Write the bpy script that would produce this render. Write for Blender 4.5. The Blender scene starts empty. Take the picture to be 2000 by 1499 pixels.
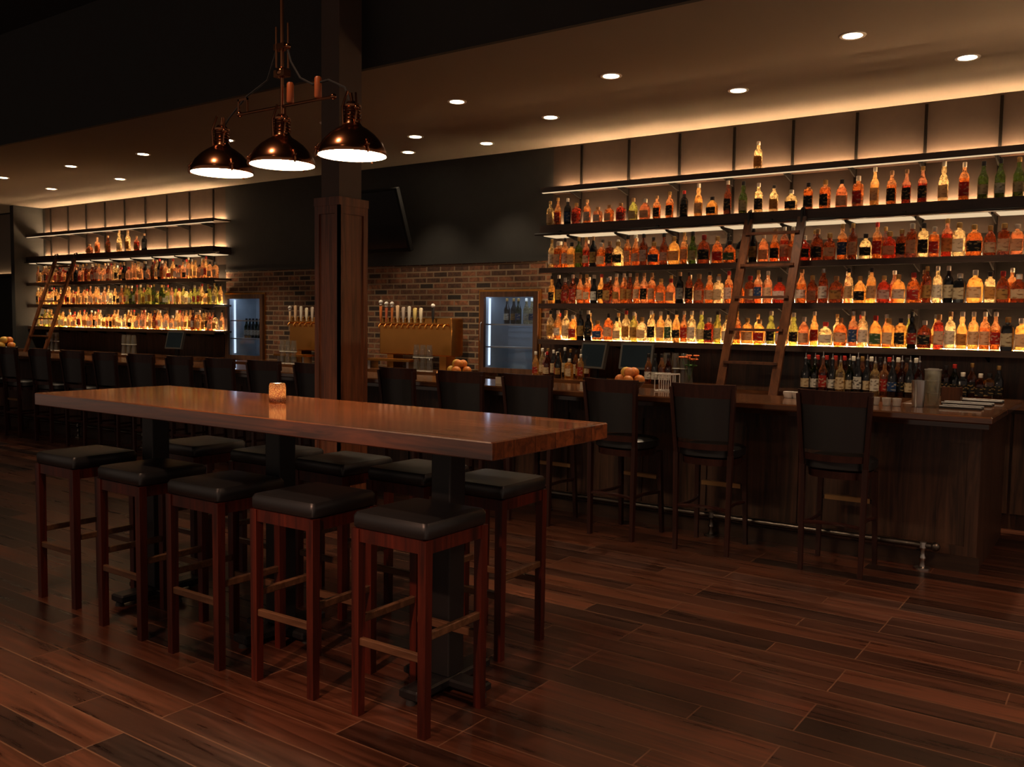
import bpy, bmesh, math, random
from mathutils import Vector, Matrix
random.seed(7)
C = bpy.context.scene
COL = C.collection
PI = math.pi
# ------------------------------------------------------------------ camera
YAW, PITCH, ROLL, FPX, EYE = math.radians(35.0), math.radians(3.85), math.radians(0.8), 1742.0, 1.5
cam = bpy.data.objects.new('camera', bpy.data.cameras.new('camera')); COL.objects.link(cam)
fw = Vector((-math.sin(YAW)*math.cos(PITCH), math.cos(YAW)*math.cos(PITCH), -math.sin(PITCH)))
r0 = Vector((math.cos(YAW), math.sin(YAW), 0)); u0 = r0.cross(fw)
rr = math.cos(ROLL)*r0 + math.sin(ROLL)*u0; uu = -math.sin(ROLL)*r0 + math.cos(ROLL)*u0
M = Matrix((rr, uu, -fw)).transposed().to_4x4(); M.translation = Vector((0, 0, EYE))
cam.matrix_world = M
cam.data.sensor_width = 36; cam.data.lens = FPX/2000*36; cam.data.clip_start = .05; cam.data.clip_end = 100
C.camera = cam
# ------------------------------------------------------------------ world, exposure
w = bpy.data.worlds.new('world'); C.world = w; w.use_nodes = True
w.node_tree.nodes['Background'].inputs[0].default_value = (1.0, .72, .55, 1)
w.node_tree.nodes['Background'].inputs[1].default_value = .21
C.view_settings.view_transform = 'Standard'; C.view_settings.look = 'None'
C.view_settings.exposure = 0; C.view_settings.gamma = 1
C.cycles.max_bounces = 7; C.cycles.transparent_max_bounces = 14; C.cycles.sample_clamp_indirect = 3
C.cycles.caustics_reflective = False; C.cycles.caustics_refractive = False
STRIP = 170.0       # brightness of the warm strips on the shelves
SPOT_BAR, SPOT_SHELF, SPOT_FILL = 26.0, 170.0, 380.0
WARM = (1.0, .62, .32)

# ------------------------------------------------------------------ material helpers
MATS = {}
def nt(name):
    m = bpy.data.materials.new(name); m.use_nodes = True
    t = m.node_tree; t.nodes.clear(); o = t.nodes.new('ShaderNodeOutputMaterial')
    return m, t, o
def node(t, kind, **kw):
    n = t.nodes.new(kind)
    for k, v in kw.items():
        if k.startswith('_'): setattr(n, k[1:], v)
        else: n.inputs[k.replace('__', ' ')].default_value = v
    return n
def c4(c): return (c[0], c[1], c[2], 1)
def plain(name, col, rough=.5, metal=0, spec=.5, coat=0, var=.12, scale=9, bump=0):
    if name in MATS: return MATS[name]
    m, t, o = nt(name)
    p = node(t, 'ShaderNodeBsdfPrincipled', Roughness=rough, Metallic=metal)
    p.inputs['Specular IOR Level'].default_value = spec; p.inputs['Coat Weight'].default_value = coat
    g = node(t, 'ShaderNodeNewGeometry'); n = node(t, 'ShaderNodeTexNoise', Scale=scale, Detail=3)
    t.links.new(g.outputs['Position'], n.inputs['Vector'])
    r = node(t, 'ShaderNodeMixRGB'); r.inputs[1].default_value = c4([x*(1-var) for x in col]); r.inputs[2].default_value = c4([min(1, x*(1+var)) for x in col])
    t.links.new(n.outputs['Fac'], r.inputs[0]); t.links.new(r.outputs[0], p.inputs['Base Color'])
    if bump:
        b = node(t, 'ShaderNodeBump', Strength=bump, Distance=.002)
        n2 = node(t, 'ShaderNodeTexNoise', Scale=180, Detail=2); t.links.new(g.outputs['Position'], n2.inputs['Vector'])
        t.links.new(n2.outputs['Fac'], b.inputs['Height']); t.links.new(b.outputs[0], p.inputs['Normal'])
    t.links.new(p.outputs[0], o.inputs[0]); MATS[name] = m; return m
def emit(name, col, s):
    if name in MATS: return MATS[name]
    m, t, o = nt(name); e = node(t, 'ShaderNodeEmission', Color=c4(col), Strength=s)
    t.links.new(e.outputs[0], o.inputs[0]); MATS[name] = m; return m
def wood(name, dark, light, axis='x', rough=.35, planks=0, scale=1.0, coat=0, world=False):
    """grain runs along the axis; planks = board width in metres (0: none)"""
    if name in MATS: return MATS[name]
    m, t, o = nt(name)
    tc = node(t, 'ShaderNodeTexCoord'); src = tc.outputs['Object']
    if world: src = node(t, 'ShaderNodeNewGeometry').outputs['Position']
    mp = node(t, 'ShaderNodeMapping'); s = [22*scale]*3; s['xyz'.index(axis)] = 1.3*scale; mp.inputs['Scale'].default_value = s
    t.links.new(src, mp.inputs['Vector'])
    n = node(t, 'ShaderNodeTexNoise', Scale=1.0, Detail=7, Distortion=1.1); n.inputs['Roughness'].default_value = .62
    t.links.new(mp.outputs[0], n.inputs['Vector'])
    cr = node(t, 'ShaderNodeValToRGB'); e = cr.color_ramp.elements
    e[0].position = .33; e[0].color = c4(dark); e[1].position = .68; e[1].color = c4(light)
    t.links.new(n.outputs['Fac'], cr.inputs[0]); col = cr.outputs[0]
    p = node(t, 'ShaderNodeBsdfPrincipled', Roughness=rough); p.inputs['Coat Weight'].default_value = coat; p.inputs['Coat Roughness'].default_value = .085; p.inputs['Coat IOR'].default_value = 1.75
    if planks:
        sx = node(t, 'ShaderNodeSeparateXYZ'); t.links.new(src, sx.inputs[0])
        a = node(t, 'ShaderNodeMath', _operation='DIVIDE'); a.inputs[1].default_value = planks
        t.links.new(sx.outputs['Y' if axis == 'x' else 'X'], a.inputs[0])
        f = node(t, 'ShaderNodeMath', _operation='FLOOR'); t.links.new(a.outputs[0], f.inputs[0])
        wn = node(t, 'ShaderNodeTexWhiteNoise', _noise_dimensions='1D'); t.links.new(f.outputs[0], wn.inputs['W'])
        mr = node(t, 'ShaderNodeMapRange'); mr.inputs['To Min'].default_value = .6; mr.inputs['To Max'].default_value = 1.3
        t.links.new(wn.outputs['Value'], mr.inputs[0])
        mu = node(t, 'ShaderNodeVectorMath', _operation='SCALE'); t.links.new(col, mu.inputs[0]); t.links.new(mr.outputs[0], mu.inputs['Scale']); col = mu.outputs[0]
        fr = node(t, 'ShaderNodeMath', _operation='FRACT'); t.links.new(a.outputs[0], fr.inputs[0])
        lt = node(t, 'ShaderNodeMath', _operation='LESS_THAN'); lt.inputs[1].default_value = .022; t.links.new(fr.outputs[0], lt.inputs[0])
        mx = node(t, 'ShaderNodeMixRGB'); mx.inputs[2].default_value = c4([x*.25 for x in dark]); t.links.new(lt.outputs[0], mx.inputs[0]); t.links.new(col, mx.inputs[1]); col = mx.outputs[0]
    t.links.new(col, p.inputs['Base Color'])
    b = node(t, 'ShaderNodeBump', Strength=.12, Distance=.002); t.links.new(n.outputs['Fac'], b.inputs['Height']); t.links.new(b.outputs[0], p.inputs['Normal'])
    t.links.new(p.outputs[0], o.inputs[0]); MATS[name] = m; return m
def brickmat(name, c1, c2, mortar, bw, bh, ms, axes, rough=.8, offset=.5, freq=2, bump=.6, grain=None):
    if name in MATS: return MATS[name]
    m, t, o = nt(name)
    g = node(t, 'ShaderNodeNewGeometry'); s = node(t, 'ShaderNodeSeparateXYZ'); t.links.new(g.outputs['Position'], s.inputs[0])
    cb = node(t, 'ShaderNodeCombineXYZ'); t.links.new(s.outputs[axes[0]], cb.inputs[0]); t.links.new(s.outputs[axes[1]], cb.inputs[1])
    br = node(t, 'ShaderNodeTexBrick', Scale=1, Color1=c4((0, 0, 0)), Color2=c4((1, 1, 1)), Mortar=c4((.5, .5, .5)))
    br.inputs['Mortar Size'].default_value = ms; br.inputs['Brick Width'].default_value = bw; br.inputs['Row Height'].default_value = bh
    br.inputs['Mortar Smooth'].default_value = .25; br.offset = offset; br.offset_frequency = freq
    t.links.new(cb.outputs[0], br.inputs['Vector'])
    mix = node(t, 'ShaderNodeMixRGB', Color1=c4(c1), Color2=c4(c2)); t.links.new(br.outputs['Color'], mix.inputs[0])
    n = node(t, 'ShaderNodeTexNoise', Scale=1, Detail=6, Distortion=.8); n.inputs['Roughness'].default_value = .6
    mp = node(t, 'ShaderNodeMapping'); mp.inputs['Scale'].default_value = grain or (14, 14, 14); t.links.new(g.outputs['Position'], mp.inputs['Vector'])
    if grain:   # shift the grain from board to board
        sc = node(t, 'ShaderNodeVectorMath', _operation='SCALE'); sc.inputs['Scale'].default_value = 40; t.links.new(br.outputs['Color'], sc.inputs[0])
        ad = node(t, 'ShaderNodeVectorMath', _operation='ADD'); t.links.new(mp.outputs[0], ad.inputs[0]); t.links.new(sc.outputs[0], ad.inputs[1]); t.links.new(ad.outputs[0], n.inputs['Vector'])
    else: t.links.new(mp.outputs[0], n.inputs['Vector'])
    mr = node(t, 'ShaderNodeMapRange'); mr.inputs['From Min'].default_value = .3; mr.inputs['From Max'].default_value = .7; mr.inputs['To Min'].default_value = .35; mr.inputs['To Max'].default_value = 1.8
    t.links.new(n.outputs['Fac'], mr.inputs[0])
    v = node(t, 'ShaderNodeVectorMath', _operation='SCALE'); t.links.new(mix.outputs[0], v.inputs[0]); t.links.new(mr.outputs[0], v.inputs['Scale'])
    mm = node(t, 'ShaderNodeMixRGB', Color2=c4(mortar)); t.links.new(br.outputs['Fac'], mm.inputs[0]); t.links.new(v.outputs[0], mm.inputs[1])
    p = node(t, 'ShaderNodeBsdfPrincipled', Roughness=rough); t.links.new(mm.outputs[0], p.inputs['Base Color'])
    inv = node(t, 'ShaderNodeMath', _operation='SUBTRACT'); inv.inputs[0].default_value = 1; t.links.new(br.outputs['Fac'], inv.inputs[1])
    sm = node(t, 'ShaderNodeMath', _operation='MULTIPLY_ADD'); sm.inputs[1].default_value = .08; t.links.new(n.outputs['Fac'], sm.inputs[0]); t.links.new(inv.outputs[0], sm.inputs[2])
    b = node(t, 'ShaderNodeBump', Strength=bump, Distance=.004); t.links.new(sm.outputs[0], b.inputs['Height']); t.links.new(b.outputs[0], p.inputs['Normal'])
    rg = node(t, 'ShaderNodeMath', _operation='MULTIPLY_ADD'); rg.inputs[1].default_value = .25; rg.inputs[2].default_value = rough-.12; t.links.new(n.outputs['Fac'], rg.inputs[0]); t.links.new(rg.outputs[0], p.inputs['Roughness'])
    t.links.new(p.outputs[0], o.inputs[0]); MATS[name] = m; return m
def glass(name, col, clear=.45, rough=.06, level=None, amp=.20, rim=(1, .80, .52)):
    """bottle glass with its liquor: part see-through, part glowing through; paler at the edges and above the liquor's level"""
    if name in MATS: return MATS[name]
    m, t, o = nt(name)
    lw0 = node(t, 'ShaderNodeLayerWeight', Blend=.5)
    cr = node(t, 'ShaderNodeMapRange'); cr.inputs['From Min'].default_value = .55; cr.inputs['From Max'].default_value = .95; cr.inputs['To Max'].default_value = .55; t.links.new(lw0.outputs['Facing'], cr.inputs[0])  # pale edge colour stands in for strip light refracted through the glass
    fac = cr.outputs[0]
    if level:
        tc = node(t, 'ShaderNodeTexCoord'); sp = node(t, 'ShaderNodeSeparateXYZ'); t.links.new(tc.outputs['Object'], sp.inputs[0])
        g1 = node(t, 'ShaderNodeMapRange'); g1.inputs['From Min'].default_value = level; g1.inputs['From Max'].default_value = level+.006; g1.inputs['To Max'].default_value = .6; t.links.new(sp.outputs['Z'], g1.inputs[0])
        mxx = node(t, 'ShaderNodeMath', _operation='MAXIMUM'); t.links.new(fac, mxx.inputs[0]); t.links.new(g1.outputs[0], mxx.inputs[1]); fac = mxx.outputs[0]
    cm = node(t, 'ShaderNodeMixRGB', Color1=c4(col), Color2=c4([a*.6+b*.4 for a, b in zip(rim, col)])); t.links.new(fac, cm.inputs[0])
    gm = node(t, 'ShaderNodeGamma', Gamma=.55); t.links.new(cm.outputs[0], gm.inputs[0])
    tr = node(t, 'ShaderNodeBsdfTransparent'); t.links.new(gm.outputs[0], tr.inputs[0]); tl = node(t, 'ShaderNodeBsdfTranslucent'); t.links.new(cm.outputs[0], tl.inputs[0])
    g = node(t, 'ShaderNodeNewGeometry'); n = node(t, 'ShaderNodeTexNoise', Scale=40, Detail=2); t.links.new(g.outputs['Position'], n.inputs['Vector'])
    mr = node(t, 'ShaderNodeMapRange'); mr.inputs['From Min'].default_value = .35; mr.inputs['From Max'].default_value = .65; mr.inputs['To Min'].default_value = max(0, 1-clear-amp); mr.inputs['To Max'].default_value = min(1, 1-clear+amp); t.links.new(n.outputs['Fac'], mr.inputs[0])
    a = node(t, 'ShaderNodeMixShader'); t.links.new(mr.outputs[0], a.inputs[0]); t.links.new(tr.outputs[0], a.inputs[1]); t.links.new(tl.outputs[0], a.inputs[2])
    gl = node(t, 'ShaderNodeBsdfGlossy', Color=(1, 1, 1, 1), Roughness=rough); lw = schlick(t, .05)
    b = node(t, 'ShaderNodeMixShader'); t.links.new(lw.outputs[0], b.inputs[0]); t.links.new(a.outputs[0], b.inputs[1]); t.links.new(gl.outputs[0], b.inputs[2])
    t.links.new(b.outputs[0], o.inputs[0]); MATS[name] = m; return m
def labelmat(name, paper, ink):
    if name in MATS: return MATS[name]
    m, t, o = nt(name); tc = node(t, 'ShaderNodeTexCoord')
    n = node(t, 'ShaderNodeTexNoise', Scale=38, Detail=1); mp = node(t, 'ShaderNodeMapping'); mp.inputs['Scale'].default_value = (.7, .7, 1.5)
    t.links.new(tc.outputs['Object'], mp.inputs['Vector']); t.links.new(mp.outputs[0], n.inputs['Vector'])
    cr = node(t, 'ShaderNodeValToRGB'); cr.color_ramp.interpolation = 'CONSTANT'; e = cr.color_ramp.elements
    e[0].color = c4(paper); e[1].position = .58; e[1].color = c4(ink); t.links.new(n.outputs['Fac'], cr.inputs[0])
    p = node(t, 'ShaderNodeBsdfPrincipled', Roughness=.45); t.links.new(cr.outputs[0], p.inputs['Base Color'])
    tl = node(t, 'ShaderNodeBsdfTranslucent', Color=c4(paper)); mx = node(t, 'ShaderNodeMixShader'); mx.inputs[0].default_value = .6
    t.links.new(p.outputs[0], mx.inputs[1]); t.links.new(tl.outputs[0], mx.inputs[2])
    t.links.new(mx.outputs[0], o.inputs[0]); MATS[name] = m; return m
def pane(name, tint=(.9, .95, 1)):
    if name in MATS: return MATS[name]
    m, t, o = nt(name); tr = node(t, 'ShaderNodeBsdfTransparent', Color=c4(tint)); gl = node(t, 'ShaderNodeBsdfGlossy', Roughness=.03); f = schlick(t)
    mx = node(t, 'ShaderNodeMixShader'); t.links.new(f.outputs[0], mx.inputs[0]); t.links.new(tr.outputs[0], mx.inputs[1]); t.links.new(gl.outputs[0], mx.inputs[2]); t.links.new(mx.outputs[0], o.inputs[0])
    MATS[name] = m; return m

def schlick(t, base=.04):
    f = node(t, 'ShaderNodeLayerWeight', Blend=.5); p = node(t, 'ShaderNodeMath', _operation='POWER'); p.inputs[1].default_value = 4.5; t.links.new(f.outputs['Facing'], p.inputs[0])
    m = node(t, 'ShaderNodeMath', _operation='MULTIPLY_ADD'); m.inputs[1].default_value = .9; m.inputs[2].default_value = base; t.links.new(p.outputs[0], m.inputs[0]); return m
# ------------------------------------------------------------------ mesh helpers
class MB:
    def __init__(s): s.v = []; s.f = []; s.m = []; s.k = 0; s.sm = []
    def add(s, vs, fs, smooth=False):
        o = len(s.v); s.v += [tuple(p) for p in vs]; s.f += [tuple(i+o for i in f) for f in fs]; s.m += [s.k]*len(fs); s.sm += [smooth]*len(fs); return s
    def box(s, x0, x1, y0, y1, z0, z1, b=0, rot=None, at=None):
        if b:
            return s.loft([(z0, (x1-x0)/2-b, (y1-y0)/2-b), (z0+b, (x1-x0)/2, (y1-y0)/2), (z1-b, (x1-x0)/2, (y1-y0)/2), (z1, (x1-x0)/2-b, (y1-y0)/2-b)], cx=(x0+x1)/2, cy=(y0+y1)/2, sq=b, smooth=False)
        vs = [(x, y, z) for z in (z0, z1) for y in (y0, y1) for x in (x0, x1)]
        if rot is not None: vs = [tuple(rot @ Vector(p) + (at or Vector())) for p in vs]
        return s.add(vs, [(0, 2, 3, 1), (4, 5, 7, 6), (0, 1, 5, 4), (2, 6, 7, 3), (0, 4, 6, 2), (1, 3, 7, 5)])
    def loft(s, prof, n=16, p=2.0, cx=0, cy=0, cz=0, sq=None, cap=True, smooth=True):
        """prof: (z, rx, ry) sections; p > 2 squares the outline; sq: true rounded rectangle with that corner"""
        rings = []
        for z, rx, ry in prof:
            ring = []
            if sq is not None:
                for sx, sy in ((1, 1), (-1, 1), (-1, -1), (1, -1)):
                    for q in range(3):
                        a = {(1, 1): 0, (-1, 1): PI/2, (-1, -1): PI, (1, -1): 1.5*PI}[(sx, sy)] + q*PI/4
                        ring.append((cx+sx*(rx-sq)+sq*math.cos(a), cy+sy*(ry-sq)+sq*math.sin(a), cz+z))
            else:
                for i in range(n):
                    a = 2*PI*i/n + (PI/n if p > 2 else 0); ca, sa = math.cos(a), math.sin(a)
                    ring.append((cx+rx*math.copysign(abs(ca)**(2/p), ca), cy+ry*math.copysign(abs(sa)**(2/p), sa), cz+z))
            rings.append(ring)
        k = len(rings[0]); vs = [q for r in rings for q in r]; fs = []
        for j in range(len(rings)-1):
            for i in range(k): fs.append((j*k+i, j*k+(i+1) % k, (j+1)*k+(i+1) % k, (j+1)*k+i))
        if cap: fs.append(tuple(reversed(range(k)))); fs.append(tuple((len(rings)-1)*k+i for i in range(k)))
        return s.add(vs, fs, smooth)
    def cyl(s, p0, p1, r0, r1=None, n=12, cap=True):
        p0 = Vector(p0); p1 = Vector(p1); r1 = r0 if r1 is None else r1
        d = (p1-p0).normalized(); a = d.orthogonal().normalized(); b = d.cross(a); vs = []
        for p, r in ((p0, r0), (p1, r1)):
            for i in range(n): t = 2*PI*i/n; vs.append(p+(a*math.cos(t)+b*math.sin(t))*r)
        fs = [(i, (i+1) % n, n+(i+1) % n, n+i) for i in range(n)]
        if cap: fs += [tuple(reversed(range(n))), tuple(range(n, 2*n))]
        return s.add(vs, fs, True)
    def tube(s, pts, r, n=8):
        pts = [Vector(p) for p in pts]; vs = []; ref = None
        for i, p in enumerate(pts):
            d = (pts[min(i+1, len(pts)-1)]-pts[max(i-1, 0)]).normalized()
            a = (ref - d*ref.dot(d)).normalized() if ref is not None and (ref - d*ref.dot(d)).length > .1 else d.orthogonal().normalized()
            ref = a; b = d.cross(a)
            for k in range(n): t = 2*PI*k/n; vs.append(p+(a*math.cos(t)+b*math.sin(t))*r)
        fs = [(j*n+i, j*n+(i+1) % n, (j+1)*n+(i+1) % n, (j+1)*n+i) for j in range(len(pts)-1) for i in range(n)]
        fs += [tuple(reversed(range(n))), tuple((len(pts)-1)*n+i for i in range(n))]
        return s.add(vs, fs, True)
    def beam(s, p0, p1, w, h, w1=None, h1=None, up=(0, 1, 0)):
        p0 = Vector(p0); p1 = Vector(p1); d = (p1-p0).normalized(); a = d.cross(Vector(up)).normalized(); b = d.cross(a); vs = []
        for p, ww, hh in ((p0, w, h), (p1, w1 or w, h1 or h)):
            for i, j in ((-1, -1), (1, -1), (1, 1), (-1, 1)): vs.append(p+a*ww/2*i+b*hh/2*j)
        return s.add(vs, [(0, 1, 2, 3), (7, 6, 5, 4), (0, 4, 5, 1), (1, 5, 6, 2), (2, 6, 7, 3), (3, 7, 4, 0)])
    def ball(s, c, r, n=12, sz=1):
        m = 7; prof = [(-math.cos(PI*i/m)*r*sz, max(1e-4, math.sin(PI*i/m)*r), max(1e-4, math.sin(PI*i/m)*r)) for i in range(m+1)]
        return s.loft(prof, n=n, cx=c[0], cy=c[1], cz=c[2])
    def build(s, name, mats, parent=None, loc=(0, 0, 0), rz=0):
        me = bpy.data.meshes.new(name); me.from_pydata(s.v, [], s.f); me.update()
        for m in (mats if isinstance(mats, (list, tuple)) else [mats]): me.materials.append(m)
        me.polygons.foreach_set('material_index', s.m); me.polygons.foreach_set('use_smooth', s.sm)
        bm = bmesh.new(); bm.from_mesh(me); bmesh.ops.recalc_face_normals(bm, faces=bm.faces); bm.to_mesh(me); bm.free()
        if any(s.sm): me.set_sharp_from_angle(angle=math.radians(42))
        o = bpy.data.objects.new(name, me); COL.objects.link(o); o.location = loc; o.rotation_euler = (0, 0, rz)
        if parent: o.parent = parent
        return o
def tag(o, label, cat, group=None, kind=None):
    o['label'] = label; o['category'] = cat
    if group: o['group'] = group
    if kind: o['kind'] = kind
    return o
def thing(name, label, cat, loc=(0, 0, 0), rz=0, group=None):
    o = bpy.data.objects.new(name, None); COL.objects.link(o); o.location = loc; o.rotation_euler = (0, 0, rz); o.empty_display_size = .1
    return tag(o, label, cat, group)
def struct(o): o['kind'] = 'structure'; return o
def kids(o): return [c for c in ALLKIDS.get(o.name, [])]
ALLKIDS = {}
def copy_tree(o, parent=None):
    c = o.copy(); COL.objects.link(c)
    if parent: c.parent = parent
    for ch in [x for x in o.children]: copy_tree(ch, c)
    return c
def Bx(*a, **k): return MB().box(*a, **k)
ORD = 'zeroth first second third fourth fifth sixth seventh eighth ninth tenth eleventh twelfth thirteenth fourteenth fifteenth sixteenth seventeenth eighteenth nineteenth'.split()
TEN = {2: ('twenty', 'twentieth'), 3: ('thirty', 'thirtieth'), 4: ('forty', 'fortieth'), 5: ('fifty', 'fiftieth'), 6: ('sixty', 'sixtieth'), 7: ('seventy', 'seventieth')}
def ordinal(n):
    if n < 20: return ORD[n]
    return TEN[n//10][1] if n % 10 == 0 else TEN[n//10][0]+'-'+ORD[n % 10]
def seen_at(px, py, Y):   # the point of the plane y = Y that the camera sees at this pixel
    d = fw + rr*((px-1000)/FPX) - uu*((py-749.5)/FPX)
    return Vector((0, 0, EYE)) + d*(Y/d.y)

# ------------------------------------------------------------------ materials
m_floor = brickmat('plank_tile', (.018, .009, .007), (.105, .034, .017), (.17, .08, .045), .98, .148, .0035, ('X', 'Y'), rough=.30, offset=.37, freq=3, bump=.22, grain=(1.6, 26, 5))
m_brick = brickmat('wall_brick', (.018, .013, .011), (.19, .075, .035), (.24, .165, .10), .215, .068, .010, ('X', 'Z'), rough=.85, bump=.9, grain=None)
m_dark = plain('charcoal_paint', (.040, .040, .038), .7, spec=.2)
m_glowwall = plain('slate_paint', (.076, .056, .045), .9, spec=.05)
m_back = plain('dark_backing', (.013, .011, .010), .85, spec=.05)
m_black = plain('black_paint', (.034, .034, .033), .9)
m_ceil = plain('tan_ceiling_paint', (.235, .20, .165), .9, spec=.1, var=.04, scale=2)
m_shelf = wood('dark_shelf_wood', (.020, .010, .006), (.055, .026, .014), 'x', .4)
m_bar = wood('bar_walnut', (.022, .012, .008), (.11, .050, .028), 'z', .42)
m_bartop = wood('bar_top_walnut', (.06, .022, .010), (.17, .065, .025), 'x', .16, coat=.5)
m_table = wood('table_wood', (.070, .020, .007), (.36, .10, .028), 'x', .3, planks=.135, coat=1)
m_col = wood('pillar_wood', (.060, .018, .009), (.22, .068, .028), 'z', .38)
m_stool = wood('stool_wood', (.016, .004, .003), (.11, .016, .007), 'z', .32, scale=.8)
m_chair = wood('chair_wood', (.018, .006, .005), (.05, .016, .011), 'z', .3)
m_ladder = wood('ladder_wood', (.05, .017, .007), (.15, .052, .02), 'z', .3)
m_leather = plain('black_leather', (.011, .011, .012), .40, spec=.7, bump=.1)
m_iron = plain('black_iron', (.014, .014, .015), .4, metal=.2)
m_steel = plain('brushed_steel', (.55, .52, .48), .28, metal=1)
m_brass = plain('aged_brass', (.66, .30, .07), .27, metal=1)
m_footbrass = plain('worn_footrest_brass', (.42, .24, .10), .38, metal=.7)
m_bronze = plain('antique_copper', (.30, .125, .06), .2, metal=1, var=.25)
m_upright = plain('matt_upright', (.010, .008, .007), .9, spec=.05)
m_rubber = plain('black_rubber', (.02, .02, .02), .8)
m_white = plain('white_plastic', (.75, .72, .66), .35)
m_strips = [emit('warm_strip_glow_%d' % i, WARM, STRIP*q) for i, q in enumerate((1.9, 1.9, 1.25, 1.6, 2.1))]
m_panel = emit('shelf_panel_glow', (1, .72, .42), .78)
m_screen = plain('screen_glass', (.012, .014, .017), .12)
m_diff = emit('lamp_diffuser_glow', (1, .74, .46), 72)
m_down = emit('downlight_glow', (1, .78, .50), 16)
m_rim = plain('clear_glass_rim', (.6, .58, .52), .12)
m_clear = glass('clear_glass', (.80, .78, .70), .90, .04, amp=.03)
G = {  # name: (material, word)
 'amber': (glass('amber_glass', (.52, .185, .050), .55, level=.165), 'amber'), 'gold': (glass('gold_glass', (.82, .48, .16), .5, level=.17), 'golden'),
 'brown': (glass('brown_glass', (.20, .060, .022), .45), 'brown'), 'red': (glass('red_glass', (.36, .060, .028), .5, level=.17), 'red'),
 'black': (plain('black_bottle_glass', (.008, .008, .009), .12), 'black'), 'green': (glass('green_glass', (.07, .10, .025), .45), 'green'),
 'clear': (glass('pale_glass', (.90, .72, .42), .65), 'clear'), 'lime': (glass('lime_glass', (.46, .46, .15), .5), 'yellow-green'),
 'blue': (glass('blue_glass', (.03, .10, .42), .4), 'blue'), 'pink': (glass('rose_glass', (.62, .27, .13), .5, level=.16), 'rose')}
LB = {'cream': labelmat('cream_label', (.80, .66, .43), (.30, .17, .08)), 'white': labelmat('white_label', (.85, .80, .70), (.12, .10, .10)),
 'black': labelmat('black_label', (.02, .018, .016), (.45, .30, .12)), 'red': labelmat('red_label', (.50, .04, .025), (.75, .55, .35)),
 'gold': labelmat('gold_label', (.60, .36, .10), (.10, .05, .02)), 'blue': labelmat('blue_label', (.04, .09, .24), (.6, .55, .45)),
 'green': labelmat('green_label', (.08, .15, .06), (.7, .65, .45))}
CP = {'black': plain('black_cap', (.015, .014, .014), .35), 'gold': plain('gold_cap', (.6, .36, .12), .3, metal=.8), 'white': plain('cream_cap', (.85, .78, .64), .4),
 'red': plain('red_wax_cap', (.5, .03, .02), .35), 'cork': plain('cork_cap', (.42, .25, .12), .7), 'steel': m_steel}

# ================================================================== the room
struct(Bx(-22, 4, -3, 9.2, -.06, 0).build('floor', m_floor))
YW = 8.3
H1, H2 = (-6.25, -5.45), (-10.90, -10.07)       # the two wine coolers set into the wall
def wall_pieces(mb, xs, z0, z1, holes):
    x = xs[0]
    for a, b, h0, h1 in holes:
        mb.box(x, a, YW, YW+.25, z0, z1); mb.box(a, b, YW, YW+.25, z0, h0)
        if h1 < z1: mb.box(a, b, YW, YW+.25, h1, z1)
        x = b
    mb.box(x, xs[1], YW, YW+.25, z0, z1); return mb
mb = MB(); mb.box(-22, -15.95, YW, YW+.25, 0, 4.6); mb.box(-10.92, -5.30, YW, YW+.25, 2.2, 4.6)
wall_back = struct(mb.build('wall_back', m_dark))
struct(MB().box(-15.95, -10.92, YW, YW+.25, 2.30, 4.6).box(-5.30, 4, YW, YW+.25, 2.30, 4.6).build('wall_back_upper_bays', m_glowwall))
struct(MB().box(-15.95, -10.92, YW, YW+.25, 0, 2.30).box(-5.30, 4, YW, YW+.25, 0, 2.30).build('wall_back_lower_bays', m_back))
struct(wall_pieces(MB(), (-10.92, -5.30), 0, 2.2, [(H2[0], H2[1], .93, 1.86), (H1[0], H1[1], .93, 1.86)]).build('wall_back_brick', m_brick))
struct(Bx(-16.15, -16.03, 7.79, YW, 0, 3.42).build('wall_left', m_dark))
struct(Bx(-22.2, -22, -3, 8.6, 0, 4.6).build('wall_left_far', m_dark))
struct(Bx(-22, 4, 5.02, YW, 3.42, 3.52).build('ceiling', m_ceil))
struct(Bx(-22, 4, 4.98, 5.02, 3.405, 4.6).build('ceiling_drop_edge', m_black))
struct(Bx(-22, 4, -3, YW, 4.6, 4.7).build('ceiling_upper', m_black))
struct(Bx(-10.92, -5.30, 8.285, YW, 2.195, 2.225).build('trim_1', m_dark))
# lit ledge far down the wall
lg = thing('wall_ledge', 'dark ledge with a warm glow on the wall beyond the end partition', 'shelf', (-18.5, 8.1, 2.27))
Bx(-2.3, 2.3, -.1, .2, -.04, 0).build('board', m_shelf, lg); Bx(-2.3, 2.3, .16, .185, .001, .016).build('light_strip', emit('dim_strip_glow', WARM, 9), lg)
Bx(-2.3, 2.3, .186, .199, 0, 1.12).build('back_panel', m_ceil, lg)

# pillar in front of the bar
px0, px1, py0, py1 = -5.02, -4.765, 4.6, 4.895
mb = MB().box(px0+.012, px1-.012, py0+.012, py1-.012, 0, 2.36)
def framed(mb, u0, u1, z0, z1, face):
    st = .045
    for a, b, c, d in ((u0, u0+st, z0, z1), (u1-st, u1, z0, z1), (u0+st, u1-st, z1-st*1.3, z1), (u0+st, u1-st, z0, z0+st*1.6)):
        if face == 'front': mb.box(a, b, py0, py0+.02, c, d)
        else: mb.box(px1-.02, px1, a, b, c, d)
framed(mb, px0, px1, 0, 2.34, 'front'); framed(mb, py0, py1, 0, 2.34, 'side')
pil = struct(mb.build('column_1', m_col))
Bx(px0-.004, px1+.004, py0-.004, py1+.004, 2.34, 2.40).build('column_cap', m_col, pil)
Bx(px0+.035, px1-.035, py0+.035, py1-.035, 2.40, 4.6).build('column_shaft', plain('brown_paint', (.085, .055, .042), .6), pil)
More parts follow.
